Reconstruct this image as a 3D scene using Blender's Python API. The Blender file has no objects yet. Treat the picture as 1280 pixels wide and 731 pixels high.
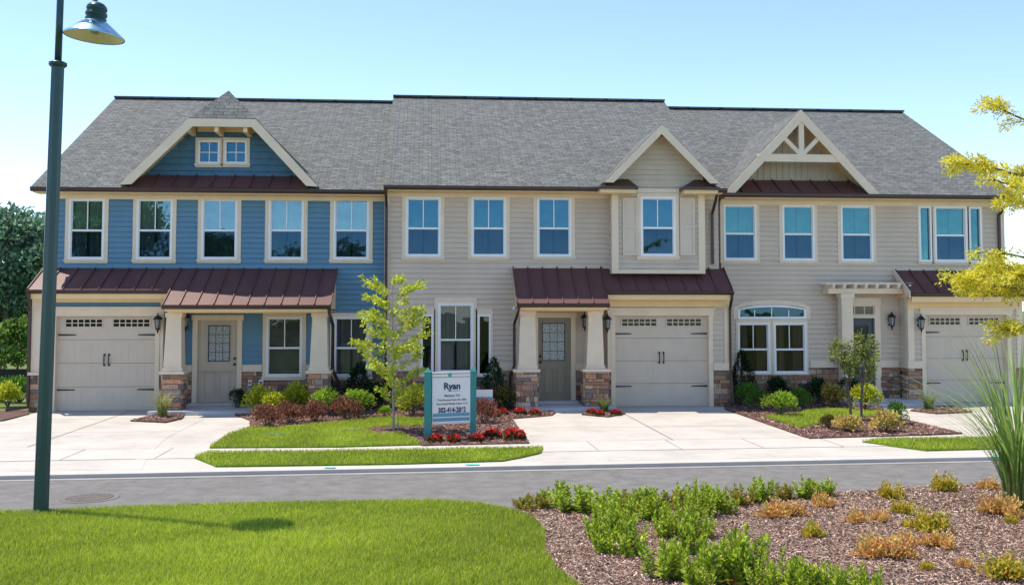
import bpy, math, random
import numpy as np
from mathutils import Vector, Matrix
R = math.radians
random.seed(7); rng = np.random.default_rng(7)
S = bpy.context.scene
COL = S.collection

# ------------------------------------------------------------------ camera, sky, sun, exposure
F, TH, PT, CAMH, HZ = 1280.0, R(4.73), R(3.0), 2.5, 385.0
FW = Vector((math.sin(TH)*math.cos(PT), math.cos(TH)*math.cos(PT), math.sin(PT)))
RT = Vector((math.cos(TH), -math.sin(TH), 0)); UPV = RT.cross(FW)
CV = HZ - F*math.tan(PT)
cd = bpy.data.cameras.new('camera'); cam = bpy.data.objects.new('camera', cd); COL.objects.link(cam)
cd.sensor_fit = 'HORIZONTAL'; cd.sensor_width = 36; cd.lens = 36*F/1280
cd.shift_y = -(365.5-CV)/1280; cd.clip_start = .1; cd.clip_end = 3000
m3 = Matrix((RT, UPV, -FW)).transposed()
cam.matrix_world = Matrix.Translation((0, 0, CAMH)) @ m3.to_4x4()
S.camera = cam
SUN = Vector((-.40, .20, 1)).normalized()            # towards the sun
w = bpy.data.worlds.new('World'); S.world = w; w.use_nodes = True
nt = w.node_tree; bg = nt.nodes['Background']; sky = nt.nodes.new('ShaderNodeTexSky')
sky.sky_type = 'NISHITA'; sky.sun_disc = False; sky.altitude = 0
sky.air_density = .62; sky.dust_density = 0.0; sky.ozone_density = 3
sky.sun_elevation = math.asin(SUN.z); sky.sun_rotation = math.atan2(SUN.x, SUN.y)
nt.links.new(sky.outputs[0], bg.inputs[0]); bg.inputs[1].default_value = .15
sl = bpy.data.lights.new('sun', 'SUN'); so = bpy.data.objects.new('sun', sl); COL.objects.link(so)
sl.energy = 2.55; sl.angle = R(.5); sl.color = (1, .95, .87)
so.rotation_euler = (-SUN).to_track_quat('-Z', 'Y').to_euler()
S.view_settings.view_transform = 'Standard'; S.view_settings.look = 'None'
S.view_settings.exposure = 1.25; S.view_settings.use_white_balance = True; S.view_settings.white_balance_temperature = 7250; S.view_settings.white_balance_tint = 10
S.view_settings.gamma = 1; S.view_settings.use_curve_mapping = False
S.cycles.max_bounces = 8; S.cycles.transparent_max_bounces = 12

def ray(u, v): return FW + RT*((u-640)/F) - UPV*((v-CV)/F)
def P(u, v, y):                                      # point on the upright plane Y = y
    d = ray(u, v); t = y/d.y; return d.x*t, CAMH + d.z*t
def PX(u, y, v=385): return P(u, v, y)[0]
def PZ(v, y, u=640): return P(u, v, y)[1]
def G(u, v, z=0.):                                   # point on the level plane Z = z
    d = ray(u, v); t = (z-CAMH)/d.z; return d.x*t, d.y*t

# ------------------------------------------------------------------ objects and mesh helpers
def link(o): COL.objects.link(o); return o
def tag(o, label=None, cat=None, group=None, kind=None):
    if label: o['label'] = label
    if cat: o['category'] = cat
    if group: o['group'] = group
    if kind: o['kind'] = kind
    return o
def thing(name, label, cat, loc=(0, 0, 0), rz=0, group=None):
    o = link(bpy.data.objects.new(name, None)); o.location = loc; o.rotation_euler = (0, 0, rz)
    o.empty_display_size = .2
    return tag(o, label, cat, group)
def copy_tree(o, parent=None):
    c = o.copy(); COL.objects.link(c); c.parent = parent
    for ch in list(o.children): copy_tree(ch, c)
    return c
def origin(p):
    v = Vector((0, 0, 0))
    while p: v = v + p.location; p = p.parent
    return v
class MB:
    def __init__(s): s.v = []; s.f = []; s.m = []; s.uv = {}; s.c = []
    def add(s, vs, fs, mi=0, col=None):
        b = len(s.v); s.v += [tuple(q) for q in vs]
        for f in fs: s.f.append([b+i for i in f]); s.m.append(mi); s.c.append(col)
        return s
    def face(s, pts, mi=0, uv=None, col=None):
        s.add(pts, [range(len(pts))], mi, col)
        if uv: s.uv[len(s.f)-1] = uv
        return s
    def box(s, x0, x1, y0, y1, z0, z1, mi=0, col=None):
        return s.add([(x0,y0,z0),(x1,y0,z0),(x1,y1,z0),(x0,y1,z0),(x0,y0,z1),(x1,y0,z1),(x1,y1,z1),(x0,y1,z1)],
                     [(0,3,2,1),(4,5,6,7),(0,1,5,4),(1,2,6,5),(2,3,7,6),(3,0,4,7)], mi, col)
    def prism(s, poly, vec, mi=0, cap=None):
        n = len(poly); vec = Vector(vec); a = [Vector(p) for p in poly]; b = [p+vec for p in a]
        s.add(a+b, [range(n)[::-1], range(n, 2*n)], mi if cap is None else cap)
        s.add(a+b, [(i, (i+1) % n, n+(i+1) % n, n+i) for i in range(n)], mi); return s
    def bar(s, a, b, w, d, up=(0, -1, 0), mi=0):       # rectangular bar from a to b, w across, d along 'up'
        a, b, up = Vector(a), Vector(b), Vector(up); t = (b-a).normalized(); x = t.cross(up).normalized()
        u = x.cross(t).normalized()
        q = [a-x*w/2-u*d/2, a+x*w/2-u*d/2, a+x*w/2+u*d/2, a-x*w/2+u*d/2]
        return s.prism(q, b-a, mi)
    def tube(s, pts, rad, n=8, mi=0, cap=True):
        pts = [Vector(p) for p in pts]; b = len(s.v); rings = []
        if not hasattr(rad, '__len__'): rad = [rad]*len(pts)
        ref = None
        for i, p in enumerate(pts):
            t = (pts[min(i+1, len(pts)-1)]-pts[max(i-1, 0)]).normalized()
            if ref is None: ref = t.orthogonal().normalized()
            x = (ref - t*ref.dot(t)).normalized(); y = t.cross(x); ref = x
            rings.append([tuple(p + (x*math.cos(2*math.pi*k/n)+y*math.sin(2*math.pi*k/n))*rad[i]) for k in range(n)])
        for r_ in rings: s.v += r_
        for i in range(len(pts)-1):
            for k in range(n):
                s.f.append([b+i*n+k, b+i*n+(k+1) % n, b+(i+1)*n+(k+1) % n, b+(i+1)*n+k]); s.m.append(mi); s.c.append(None)
        if cap:
            s.f.append([b+k for k in range(n)][::-1]); s.m.append(mi); s.c.append(None)
            s.f.append([b+(len(pts)-1)*n+k for k in range(n)]); s.m.append(mi); s.c.append(None)
        return s
    def lathe(s, prof, c, n=20, mi=0):
        b = len(s.v)
        for r_, z in prof:
            s.v += [(c[0]+r_*math.cos(2*math.pi*k/n), c[1]+r_*math.sin(2*math.pi*k/n), c[2]+z) for k in range(n)]
        for i in range(len(prof)-1):
            for k in range(n):
                s.f.append([b+i*n+k, b+i*n+(k+1) % n, b+(i+1)*n+(k+1) % n, b+(i+1)*n+k]); s.m.append(mi); s.c.append(None)
        return s
    def build(s, name, mats, parent=None, smooth=False, loc=None):
        me = bpy.data.meshes.new(name); o = Vector(loc) if loc else (origin(parent) if parent else Vector((0, 0, 0)))
        me.from_pydata([(a-o.x, b-o.y, c-o.z) for a, b, c in s.v], [], s.f)
        if not isinstance(mats, (list, tuple)): mats = [mats]
        for q in mats: me.materials.append(q)
        me.polygons.foreach_set('material_index', s.m)
        if smooth: me.polygons.foreach_set('use_smooth', [True]*len(s.f))
        if s.uv:
            ul = me.uv_layers.new(name='UVMap')
            for fi, uv in s.uv.items():
                for li, q in zip(me.polygons[fi].loop_indices, uv): ul.data[li].uv = q
        if any(c is not None for c in s.c):
            at = me.color_attributes.new('Col', 'FLOAT_COLOR', 'CORNER')
            for p, c in zip(me.polygons, s.c):
                c = c or (.3, .28, .26)
                for li in p.loop_indices: at.data[li].color = (*c, 1)
        me.update()
        ob = link(bpy.data.objects.new(name, me)); ob.parent = parent
        if loc: ob.location = o
        return ob
def fast(name, V, T, C, mat, parent=None, smooth=False):   # triangle soup with a colour per vertex
    V = np.asarray(V, np.float32); T = np.asarray(T, np.int32)
    me = bpy.data.meshes.new(name); me.vertices.add(len(V)); me.vertices.foreach_set('co', V.ravel())
    me.loops.add(T.size); me.loops.foreach_set('vertex_index', T.ravel())
    me.polygons.add(len(T)); me.polygons.foreach_set('loop_start', np.arange(0, T.size, 3, dtype=np.int32))
    me.polygons.foreach_set('loop_total', np.full(len(T), 3, np.int32))
    at = me.color_attributes.new('Col', 'FLOAT_COLOR', 'POINT')
    C4 = np.ones((len(V), 4), np.float32); C4[:, :3] = C; at.data.foreach_set('color', C4.ravel())
    me.materials.append(mat); me.update(calc_edges=True); me.validate()
    o = link(bpy.data.objects.new(name, me)); o.parent = parent
    return o
def unit(a): return a/np.maximum(np.linalg.norm(a, axis=-1, keepdims=True), 1e-9)
def leaf_arrays(pos, dirs, size, wr, col, fold=.25):
    n = len(pos); d = unit(dirs); r = rng.normal(size=(n, 3)); sd = unit(np.cross(d, r)); nn = np.cross(d, sd)
    size = np.broadcast_to(np.asarray(size, float).reshape(-1, 1), (n, 1)); wv = size*wr*.5
    a = pos; tip = pos+d*size - nn*size*.12
    l = pos+d*size*.5+sd*wv+nn*wv*fold*2; rr = pos+d*size*.5-sd*wv+nn*wv*fold*2
    V = np.stack([a, l, tip, rr], 1).reshape(-1, 3); b = np.arange(n)[:, None]*4
    T = np.concatenate([b+[0, 2, 1], b+[0, 3, 2]], 1).reshape(-1, 3)
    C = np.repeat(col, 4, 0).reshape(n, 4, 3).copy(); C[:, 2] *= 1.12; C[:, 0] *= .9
    return V, T, C.reshape(-1, 3)
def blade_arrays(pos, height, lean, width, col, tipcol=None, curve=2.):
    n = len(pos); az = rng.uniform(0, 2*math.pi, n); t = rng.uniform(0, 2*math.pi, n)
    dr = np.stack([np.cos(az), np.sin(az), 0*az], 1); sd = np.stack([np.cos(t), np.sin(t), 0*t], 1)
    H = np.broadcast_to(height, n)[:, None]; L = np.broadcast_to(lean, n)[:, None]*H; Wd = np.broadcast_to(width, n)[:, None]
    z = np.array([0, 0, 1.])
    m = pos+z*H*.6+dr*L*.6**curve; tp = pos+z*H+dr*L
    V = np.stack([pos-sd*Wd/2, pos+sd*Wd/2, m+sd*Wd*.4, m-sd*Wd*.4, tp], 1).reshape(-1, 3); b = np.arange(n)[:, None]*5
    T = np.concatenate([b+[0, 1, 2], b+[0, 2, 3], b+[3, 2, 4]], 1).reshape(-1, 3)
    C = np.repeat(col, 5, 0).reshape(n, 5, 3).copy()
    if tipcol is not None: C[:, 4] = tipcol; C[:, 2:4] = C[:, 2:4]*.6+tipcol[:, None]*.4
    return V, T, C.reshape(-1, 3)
def cat(parts):
    V, T, C = [], [], []; o = 0
    for v, t, c in parts: V.append(v); T.append(t+o); C.append(c); o += len(v)
    return np.concatenate(V), np.concatenate(T), np.concatenate(C)
def jitter(col, n, a=.25, hue=.08):
    c = np.asarray(col, float)[None]*np.exp(rng.normal(0, a, (n, 1))); c *= np.exp(rng.normal(0, hue, (n, 3))); return np.clip(c, .003, .9)
def mix_cols(cols, n, a=.2):
    cols = np.asarray(cols, float); c = cols[rng.integers(0, len(cols), n)]; return np.clip(c*np.exp(rng.normal(0, a, (n, 1))), .003, .9)
def in_poly(px, py, poly):
    r = np.zeros(len(px), bool); n = len(poly)
    for i in range(n):
        x0, y0 = poly[i][:2]; x1, y1 = poly[(i+1) % n][:2]
        if y0 == y1: continue
        c = ((y0 > py) != (y1 > py)) & (px < (x1-x0)*(py-y0)/(y1-y0)+x0); r ^= c
    return r

# ------------------------------------------------------------------ materials
def node_mat(name):
    m = bpy.data.materials.new(name); m.use_nodes = True; n = m.node_tree
    return m, n, n.nodes['Principled BSDF'], n.nodes.new, n.links.new
def mat(name, c, rough=.6, var=.12, scale=3., bump=0., bscale=60., metal=0., spec=.5, stretch=(1, 1, 1)):
    m, n, b, N, L = node_mat(name)
    b.inputs['Roughness'].default_value = rough; b.inputs['Metallic'].default_value = metal
    b.inputs['Specular IOR Level'].default_value = spec
    tc = N('ShaderNodeTexCoord'); mp = N('ShaderNodeMapping'); mp.inputs['Scale'].default_value = stretch
    L(tc.outputs['Object'], mp.inputs[0])
    no = N('ShaderNodeTexNoise'); no.inputs['Scale'].default_value = scale; no.inputs['Detail'].default_value = 6; L(mp.outputs[0], no.inputs[0])
    cr = N('ShaderNodeValToRGB'); cr.color_ramp.elements[0].position = .3; cr.color_ramp.elements[1].position = .7
    cr.color_ramp.elements[0].color = (*[x*(1-var) for x in c], 1); cr.color_ramp.elements[1].color = (*[min(1, x*(1+var)) for x in c], 1)
    L(no.outputs[0], cr.inputs[0]); L(cr.outputs[0], b.inputs['Base Color'])
    if bump:
        n2 = N('ShaderNodeTexNoise'); n2.inputs['Scale'].default_value = bscale; n2.inputs['Detail'].default_value = 5; L(mp.outputs[0], n2.inputs[0])
        bp = N('ShaderNodeBump'); bp.inputs['Strength'].default_value = bump; bp.inputs['Distance'].default_value = .02
        L(n2.outputs[0], bp.inputs['Height']); L(bp.outputs[0], b.inputs['Normal'])
    return m
def attr_mat(name, rough=.7, trans=0., bump=0., spec=.3):
    m, n, b, N, L = node_mat(name); b.inputs['Roughness'].default_value = rough; b.inputs['Specular IOR Level'].default_value = spec
    at = N('ShaderNodeVertexColor'); at.layer_name = 'Col'; L(at.outputs[0], b.inputs['Base Color'])
    if trans:
        tr = N('ShaderNodeBsdfTranslucent'); L(at.outputs[0], tr.inputs[0]); mx = N('ShaderNodeMixShader'); mx.inputs[0].default_value = trans
        L(b.outputs[0], mx.inputs[1]); L(tr.outputs[0], mx.inputs[2]); L(mx.outputs[0], n.nodes['Material Output'].inputs[0])
    if bump:
        tc = N('ShaderNodeTexCoord'); n2 = N('ShaderNodeTexNoise'); n2.inputs['Scale'].default_value = 25; n2.inputs['Detail'].default_value = 6; L(tc.outputs['Object'], n2.inputs[0])
        bp = N('ShaderNodeBump'); bp.inputs['Strength'].default_value = bump; bp.inputs['Distance'].default_value = .03
        L(n2.outputs[0], bp.inputs['Height']); L(bp.outputs[0], b.inputs['Normal'])
        mx = N('ShaderNodeMix'); mx.data_type = 'RGBA'; mx.blend_type = 'MULTIPLY'; mx.inputs[0].default_value = .6
        cr = N('ShaderNodeValToRGB'); cr.color_ramp.elements[0].position = .3; cr.color_ramp.elements[1].position = .7
        cr.color_ramp.elements[0].color = (.5, .5, .5, 1); cr.color_ramp.elements[1].color = (1.3, 1.25, 1.2, 1)
        L(n2.outputs[0], cr.inputs[0]); L(at.outputs[0], mx.inputs[6]); L(cr.outputs[0], mx.inputs[7]); L(mx.outputs[2], b.inputs['Base Color'])
    return m
def shingle_mat(name, a, b_, row=.16, wid=.32, big=.35):
    m, n, b, N, L = node_mat(name); b.inputs['Roughness'].default_value = .9; b.inputs['Specular IOR Level'].default_value = .2
    uv = N('ShaderNodeTexCoord'); br = N('ShaderNodeTexBrick'); L(uv.outputs['UV'], br.inputs[0])
    br.inputs['Scale'].default_value = 1; br.inputs['Brick Width'].default_value = wid; br.inputs['Row Height'].default_value = row
    br.inputs['Mortar Size'].default_value = .008; br.inputs['Mortar Smooth'].default_value = .3; br.offset = .37; br.offset_frequency = 2
    br.inputs['Color1'].default_value = (*a, 1); br.inputs['Color2'].default_value = (*b_, 1); br.inputs['Mortar'].default_value = (*[x*.45 for x in a], 1)
    no = N('ShaderNodeTexNoise'); no.inputs['Scale'].default_value = 5.5; no.inputs['Detail'].default_value = 8; no.inputs['Roughness'].default_value = .7; L(uv.outputs['UV'], no.inputs[0])
    cr = N('ShaderNodeValToRGB'); cr.color_ramp.elements[0].position = .3; cr.color_ramp.elements[1].position = .72
    cr.color_ramp.elements[0].color = (1-big, 1-big, 1-big*.9, 1); cr.color_ramp.elements[1].color = (1+big, 1+big*.95, 1+big*.85, 1)
    L(no.outputs[0], cr.inputs[0])
    mx = N('ShaderNodeMix'); mx.data_type = 'RGBA'; mx.blend_type = 'MULTIPLY'; mx.inputs[0].default_value = 1
    L(br.outputs[0], mx.inputs[6]); L(cr.outputs[0], mx.inputs[7]); L(mx.outputs[2], b.inputs['Base Color'])
    g = N('ShaderNodeTexNoise'); g.inputs['Scale'].default_value = 40; L(uv.outputs['UV'], g.inputs[0])
    ad = N('ShaderNodeMath'); ad.operation = 'MULTIPLY_ADD'; ad.inputs[1].default_value = .4; L(g.outputs[0], ad.inputs[0]); L(br.outputs['Fac'], ad.inputs[2])
    bp = N('ShaderNodeBump'); bp.inputs['Strength'].default_value = .5; bp.inputs['Distance'].default_value = .02; bp.invert = True
    L(ad.outputs[0], bp.inputs['Height']); L(bp.outputs[0], b.inputs['Normal'])
    return m
def glass_mat(name, tint, refl, fac):
    m, n, b, N, L = node_mat(name); n.nodes.remove(b)
    tr = N('ShaderNodeBsdfTransparent'); tr.inputs[0].default_value = (*tint, 1)
    gl = N('ShaderNodeBsdfGlossy'); gl.inputs['Color'].default_value = (*refl, 1); gl.inputs['Roughness'].default_value = .015
    tc = N('ShaderNodeTexCoord'); no = N('ShaderNodeTexNoise'); no.inputs['Scale'].default_value = 1.3; L(tc.outputs['Object'], no.inputs[0])
    bp = N('ShaderNodeBump'); bp.inputs['Strength'].default_value = .12; bp.inputs['Distance'].default_value = .06
    L(no.outputs[0], bp.inputs['Height']); L(bp.outputs[0], gl.inputs['Normal'])
    mx = N('ShaderNodeMixShader'); mx.inputs[0].default_value = fac
    L(tr.outputs[0], mx.inputs[1]); L(gl.outputs[0], mx.inputs[2]); L(mx.outputs[0], n.nodes['Material Output'].inputs[0])
    return m
def ground_mat(name, cols, scale, rough=.95, bump=.4, bscale=30.):
    m, n, b, N, L = node_mat(name); b.inputs['Roughness'].default_value = rough; b.inputs['Specular IOR Level'].default_value = .2
    tc = N('ShaderNodeTexCoord'); no = N('ShaderNodeTexNoise'); no.inputs['Scale'].default_value = scale; no.inputs['Detail'].default_value = 10; no.inputs['Roughness'].default_value = .72
    L(tc.outputs['Object'], no.inputs[0]); cr = N('ShaderNodeValToRGB'); e = cr.color_ramp.elements
    e[0].position = .3; e[1].position = .72; e[0].color = (*cols[0], 1); e[1].color = (*cols[-1], 1)
    for i, c in enumerate(cols[1:-1]): k = e.new(.3+.42*(i+1)/(len(cols)-1)); k.color = (*c, 1)
    L(no.outputs[0], cr.inputs[0]); L(cr.outputs[0], b.inputs['Base Color'])
    n2 = N('ShaderNodeTexNoise'); n2.inputs['Scale'].default_value = bscale; n2.inputs['Detail'].default_value = 8; L(tc.outputs['Object'], n2.inputs[0])
    bp = N('ShaderNodeBump'); bp.inputs['Strength'].default_value = bump; bp.inputs['Distance'].default_value = .03
    L(n2.outputs[0], bp.inputs['Height']); L(bp.outputs[0], b.inputs['Normal'])
    return m

M = dict(
 blue=mat('blue_siding', (.10, .230, .335), .55, .06, 1.5), blue_shake=mat('blue_shake', (.06, .165, .26), .6, .15, 6),
 beige=mat('beige_siding', (.60, .485, .385), .6, .08, .9), beige_b=mat('grey_beige_siding', (.60, .49, .385), .6, .08, .9),
 sage=mat('sage_siding', (.54, .46, .36), .6, .08, 2), shutter=mat('shutter_paint', (.62, .52, .41), .6, .05),
 cream=mat('cream_trim', (.74, .60, .445), .5, .05), soffit=mat('soffit_cream', (.80, .58, .32), .6, .04),
 white=mat('white_vinyl', (.80, .80, .80), .35, .03), brown=mat('brown_aluminium', (.055, .026, .022), .35, .1),
 metal=mat('metal_roofing', (.125, .048, .046), .5, .12, 1.2), copper=mat('metal_roofing_dark', (.075, .034, .038), .38),  # copper: a darker, smoother roofing metal, assigned nowhere
 gdoor=mat('garage_paint', (.585, .485, .385), .5, .04), door1=mat('beige_door_paint', (.50, .42, .33), .45, .04),
 door2=mat('olive_door_paint', (.25, .215, .15), .45, .05), door3=mat('slate_door_paint', (.03, .045, .075), .35, .1),
 black=mat('black_iron', (.012, .012, .013), .4, .2), interior=mat('interior_paint', (.22, .20, .18), .9), curtain=mat('curtain_cloth', (.55, .54, .50), .9, .08, 20, stretch=(1, 1, .05)),
 blind=mat('blind_slats', (.5, .48, .44), .8), drape=mat('drape_cloth', (.34, .20, .12), .9, .15, 12, stretch=(1, 1, .05)),
 roof=shingle_mat('roof_shingle', (.116, .125, .124), (.172, .183, .180), .13, .24, .38), mortar=mat('mortar', (.16, .145, .13), .95, .2, 20),
 stone=attr_mat('ledge_stone', .85, 0, .5), conc=ground_mat('concrete', [(.37, .345, .315), (.475, .445, .41), (.53, .50, .465)], .8, .9, .15, 120), walk=ground_mat('sidewalk_concrete', [(.43, .40, .365), (.50, .465, .43), (.54, .505, .47)], 1.3, .9, .15, 120),
 slab=mat('porch_concrete', (.50, .50, .50), .85, .06, 1), joint=mat('expansion_joint', (.20, .19, .18), .95),
 asphalt=ground_mat('asphalt', [(.125, .122, .118), (.175, .171, .166), (.215, .21, .204)], 4, .9, .35, 160), gutter=mat('gutter_concrete', (.29, .275, .26), .9, .1, 2, .2, 90),
 mulch=ground_mat('mulch', [(.07, .04, .03), (.18, .115, .095), (.32, .23, .20)], 22, .95, .9, 35), mulch_red=ground_mat('red_mulch', [(.055, .028, .02), (.13, .075, .06), (.22, .15, .13)], 16, .95, .9, 30),
 chip=attr_mat('mulch_chip', .95), turf=ground_mat('turf_soil', [(.06, .11, .012), (.12, .21, .02), (.18, .28, .03)], 5, .95, .5, 60),
 far=ground_mat('meadow', [(.07, .10, .025), (.13, .17, .04), (.20, .23, .07)], .6, .95, .3, 8),
 grass=attr_mat('grass_blade', .55, .35), leaf=attr_mat('leaf', .5, .45), petal=attr_mat('petal', .5, .3), bark=mat('bark', (.13, .10, .075), .95, .3, 8, .5, 30, stretch=(3, 3, .6)),
 pale_bark=mat('pale_bark', (.34, .30, .25), .9, .25, 10), teal=mat('teal_pole_paint', (.004, .052, .056), .32, .1, 2), teal_post=mat('teal_post_paint', (.02, .22, .22), .45, .08),
 lampwhite=mat('lamp_inner_enamel', (.72, .62, .42), .4, .05), steel=mat('galvanised_shade', (.30, .52, .62), .28, .1, 3, metal=.85),
 sign=mat('sign_board', (.74, .72, .72), .5, .03), navy=mat('sign_navy', (.02, .03, .12), .5, .02), grey_ink=mat('sign_grey_ink', (.16, .16, .18), .6, .02),
 sky_ink=mat('sign_blue', (.10, .30, .42), .5, .02), green_ink=mat('sign_green', (.03, .40, .30), .5, .02), paint=mat('utility_paint', (.15, .62, .5), .8, .1, 9),
 iron=mat('cast_iron', (.10, .085, .075), .8, .3, 12, .4, 60), lid=mat('green_lid', (.05, .13, .07), .7, .1), silt=mat('silt_cloth', (.012, .013, .016), .8),
 g_up=glass_mat('upper_glass', (.26, .46, .54), (.062, .185, .26), .55), g_pale=glass_mat('pale_upper_glass', (.55, .66, .70), (.20, .36, .42), .5), g_dk=glass_mat('screened_glass', (.30, .40, .46), (.035, .085, .14), .5), g_teal=glass_mat('teal_upper_glass', (.36, .62, .64), (.075, .22, .255), .55),
 g_clear=glass_mat('clear_glass', (.40, .42, .44), (.36, .40, .44), .10), g_black=mat('dark_glass', (.012, .014, .016), .08, .3, 2), frost=mat('frosted_glass', (.32, .36, .36), .25, .5, 26, .3, 40),
)
M['metal2'] = M['metal']

# ------------------------------------------------------------------ ground, road, pavements
KY = lambda x: 16.36 + .0405*(x-1.35)               # kerb line
RZ, FZ = -.065, .10                                   # road level, foreground level
def sheet(name, poly, z, m, thick=0, kind='structure'):
    b = MB()
    if thick: b.prism([(x, y, z-thick) for x, y in poly], (0, 0, thick))
    else: b.face([(x, y, z) for x, y in poly])
    # orient top face up
    o = b.build(name, m); o['kind'] = kind
    import bmesh
    bm = bmesh.new(); bm.from_mesh(o.data); bmesh.ops.recalc_face_normals(bm, faces=bm.faces)
    if not thick and bm.faces[:][0].normal.z < 0: bmesh.ops.reverse_faces(bm, faces=bm.faces)
    bm.to_mesh(o.data); bm.free(); return o
sheet('ground', [(-600, -300), (600, -300), (600, 900), (-600, 900)], -.14, M['far'])
sheet('road', [(-90, KY(-90)-6.2), (90, KY(90)-6.2), (90, KY(90)-.16), (-90, KY(-90)-.16)], RZ, M['asphalt'], .06)
sheet('gutter_pan', [(-90, KY(-90)-.16), (90, KY(90)-.16), (90, KY(90)-.02), (-90, KY(-90)-.02)], RZ+.006, M['gutter'], .06)
sheet('yard_ground', [(-60, KY(-60)+.4), (60, KY(60)+.4), (60, 90), (-60, 90)], -.02, M['turf'], .1)
# kerb with a rounded nose
kb = MB(); prof = [(0, RZ-.05), (0, -.004), (.015, .003), (.06, .004), (.34, .004), (.34, -.1)]
for x0, x1 in [(-90, 90)]:
    a = [(x0, KY(x0)+p, z) for p, z in prof]; c = [(x1, KY(x1)+p, z) for p, z in prof]
    kb.add(a+c, [(i, i+1, i+1+len(prof), i+len(prof))[::-1] for i in range(len(prof)-1)])
tag(kb.build('kerb', M['walk']), kind='structure')
def Gs(pts, z=0.): return [G(u, v, z) for u, v in pts]
def gx(u, v): return G(u, v)
xg = lambda u, y: PX(u, y)
# driveways run square to the houses
D1 = (G(38, 518)[0], G(255, 540)[0]); d1l = -9.15; d1r = -5.35
def strip(name, x0, x1, y1, m, z=.004, y0=None): return sheet(name, [(x0, (y0 if y0 is not None else KY(x0)+.34)), (x1, (y0 if y0 is not None else KY(x1)+.34)), (x1, y1), (x0, y1)], z, m, .1)
strip('driveway', -60, d1r, 25.9, M['conc']) if False else None
sheet('driveway_apron', [(-12.5, KY(-12.5)+.34), (17, KY(17)+.34), (17, 26.2), (7.5, 26.0), (-9.3, 25.8), (-9.3, 20.4), (-12.5, 20.4)], .002, M['conc'], .1)
sheet('driveway', [(-9.3, KY(-9.3)+.34), (-4.4, KY(-4.4)+.34), (-4.75, 18.2), (-5.0, 20.5), (-5.0, 25.9), (-9.3, 25.9)], .006, M['conc'], .1)
dl = G(645, 520); dr_ = G(905, 512)
x2l, x2r = G(668, 551)[0], G(1000, 545)[0]
sheet('driveway', [(x2l-.15, KY(0)+.34), (x2r+.25, KY(x2r)+.34), (x2r, 19.5), (x2r, 25.9), (x2l, 25.9), (x2l, 19.5)], .006, M['conc'], .1)
sheet('driveway', [(10.9, KY(10.9)+.34), (15.6, KY(15.6)+.34), (15.6, 26.3), (12.3, 26.3), (12.3, 25.0), (11.1, 24.5), (10.9, 22)], .006, M['conc'], .1)
SW0, SW1 = 1.45, 2.75                                  # sidewalk offset from the kerb
sheet('sidewalk', [(-90, KY(-90)+SW0), (90, KY(90)+SW0), (90, KY(90)+SW1), (-90, KY(-90)+SW1)], .010, M['walk'], .1)
jb = MB()  # expansion joints as thin dark strips on the paving
def joint(x0, y0, x1, y1, wd=.018, z=.0135):
    a, b = Vector((x0, y0, z)), Vector((x1, y1, z)); n = (b-a).normalized().cross(Vector((0, 0, 1)))*wd/2; jb.face([a-n, a+n, b+n, b-n][::-1])
for x in np.arange(-24, 30, 1.5): joint(x, KY(x)+SW0+.01, x, KY(x)+SW1-.01, .012, .0145)
for (x0, x1) in [(-9.3, -5.0), (x2l, x2r), (11.0, 15.6)]:
    joint((x0+x1)/2, 19.2, (x0+x1)/2, 25.6)
    for y in (21.4, 24.0): joint(x0, y, x1, y)
for yy in (SW0, SW1): joint(-9.3, KY(-9.3)+yy, -4.8, KY(-4.8)+yy, .014, .0145); joint(x2l-.1, KY(x2l)+yy, x2r+.2, KY(x2r)+yy, .014, .0145)
tag(jb.build('pavement_joints', M['joint']), kind='structure')
# lawns and mulch beds on the house side (outlines traced on the ground plane)
lawn_a = Gs([(262, 561), (330, 560.5), (420, 560), (527, 557), (512, 549), (500, 544), (470, 545), (458, 540), (480, 534), (527, 533), (540, 526), (500, 523), (470, 524), (430, 529), (385, 533), (345, 538), (312, 536), (285, 545)])
bed_a = Gs([(312, 537), (345, 539), (385, 534), (430, 530), (470, 525), (500, 524), (540, 527), (527, 534), (480, 535), (456, 540), (470, 546), (500, 545), (512, 550), (527, 558), (662, 555), (650, 538), (640, 524), (690, 520), (695, 516), (650, 511), (640, 499), (290, 500), (286, 516), (312, 526)])
strip_b = Gs([(243, 573), (262, 567.5), (400, 566), (560, 563.5), (679, 561), (676, 567), (650, 573), (628, 577), (500, 581), (400, 582.5), (270, 584)])
bed_c = Gs([(906, 512), (1012, 549), (1040, 548), (1120, 546), (1203, 542.5), (1150, 530), (1120, 522), (1105, 513), (1100, 507), (1050, 500), (905, 502)])
lawn_c = Gs([(955, 523), (1000, 537.5), (1021, 533), (1045, 526), (1104, 521), (1102, 516), (1012, 514.5), (995, 521)])
strip_d = Gs([(1078, 553.5), (1107, 550.5), (1235, 548.5), (1400, 545), (1400, 558), (1239, 562), (1157, 564)])
bed_p1 = Gs([(163, 527), (200, 518), (232, 517), (228, 524), (207, 529)])
bed_p2 = Gs([(727, 519), (742, 511), (764, 510.5), (782, 518), (760, 522)])
bed_p3 = Gs([(1138, 514), (1160, 509), (1190, 509), (1215, 516), (1170, 518)])
sheet('lawn', lawn_a, .035, M['turf'], .1); sheet('lawn_strip', strip_b, .03, M['turf'], .1)
sheet('lawn', lawn_c, .055, M['turf'], .1); sheet('lawn_strip', strip_d, .03, M['turf'], .1)
for q in (bed_a, bed_c): sheet('mulch_bed', q, .03, M['mulch_red'], .1)
for q in (bed_p1, bed_p2, bed_p3): sheet('mulch_bed', q, .04, M['mulch_red'], .1)
sheet('side_lawn', [(-60, KY(-60)+.4), (-9.3, KY(-9.3)+.4), (-9.3, 60), (-60, 60)], .0, M['far'], .1)
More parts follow.
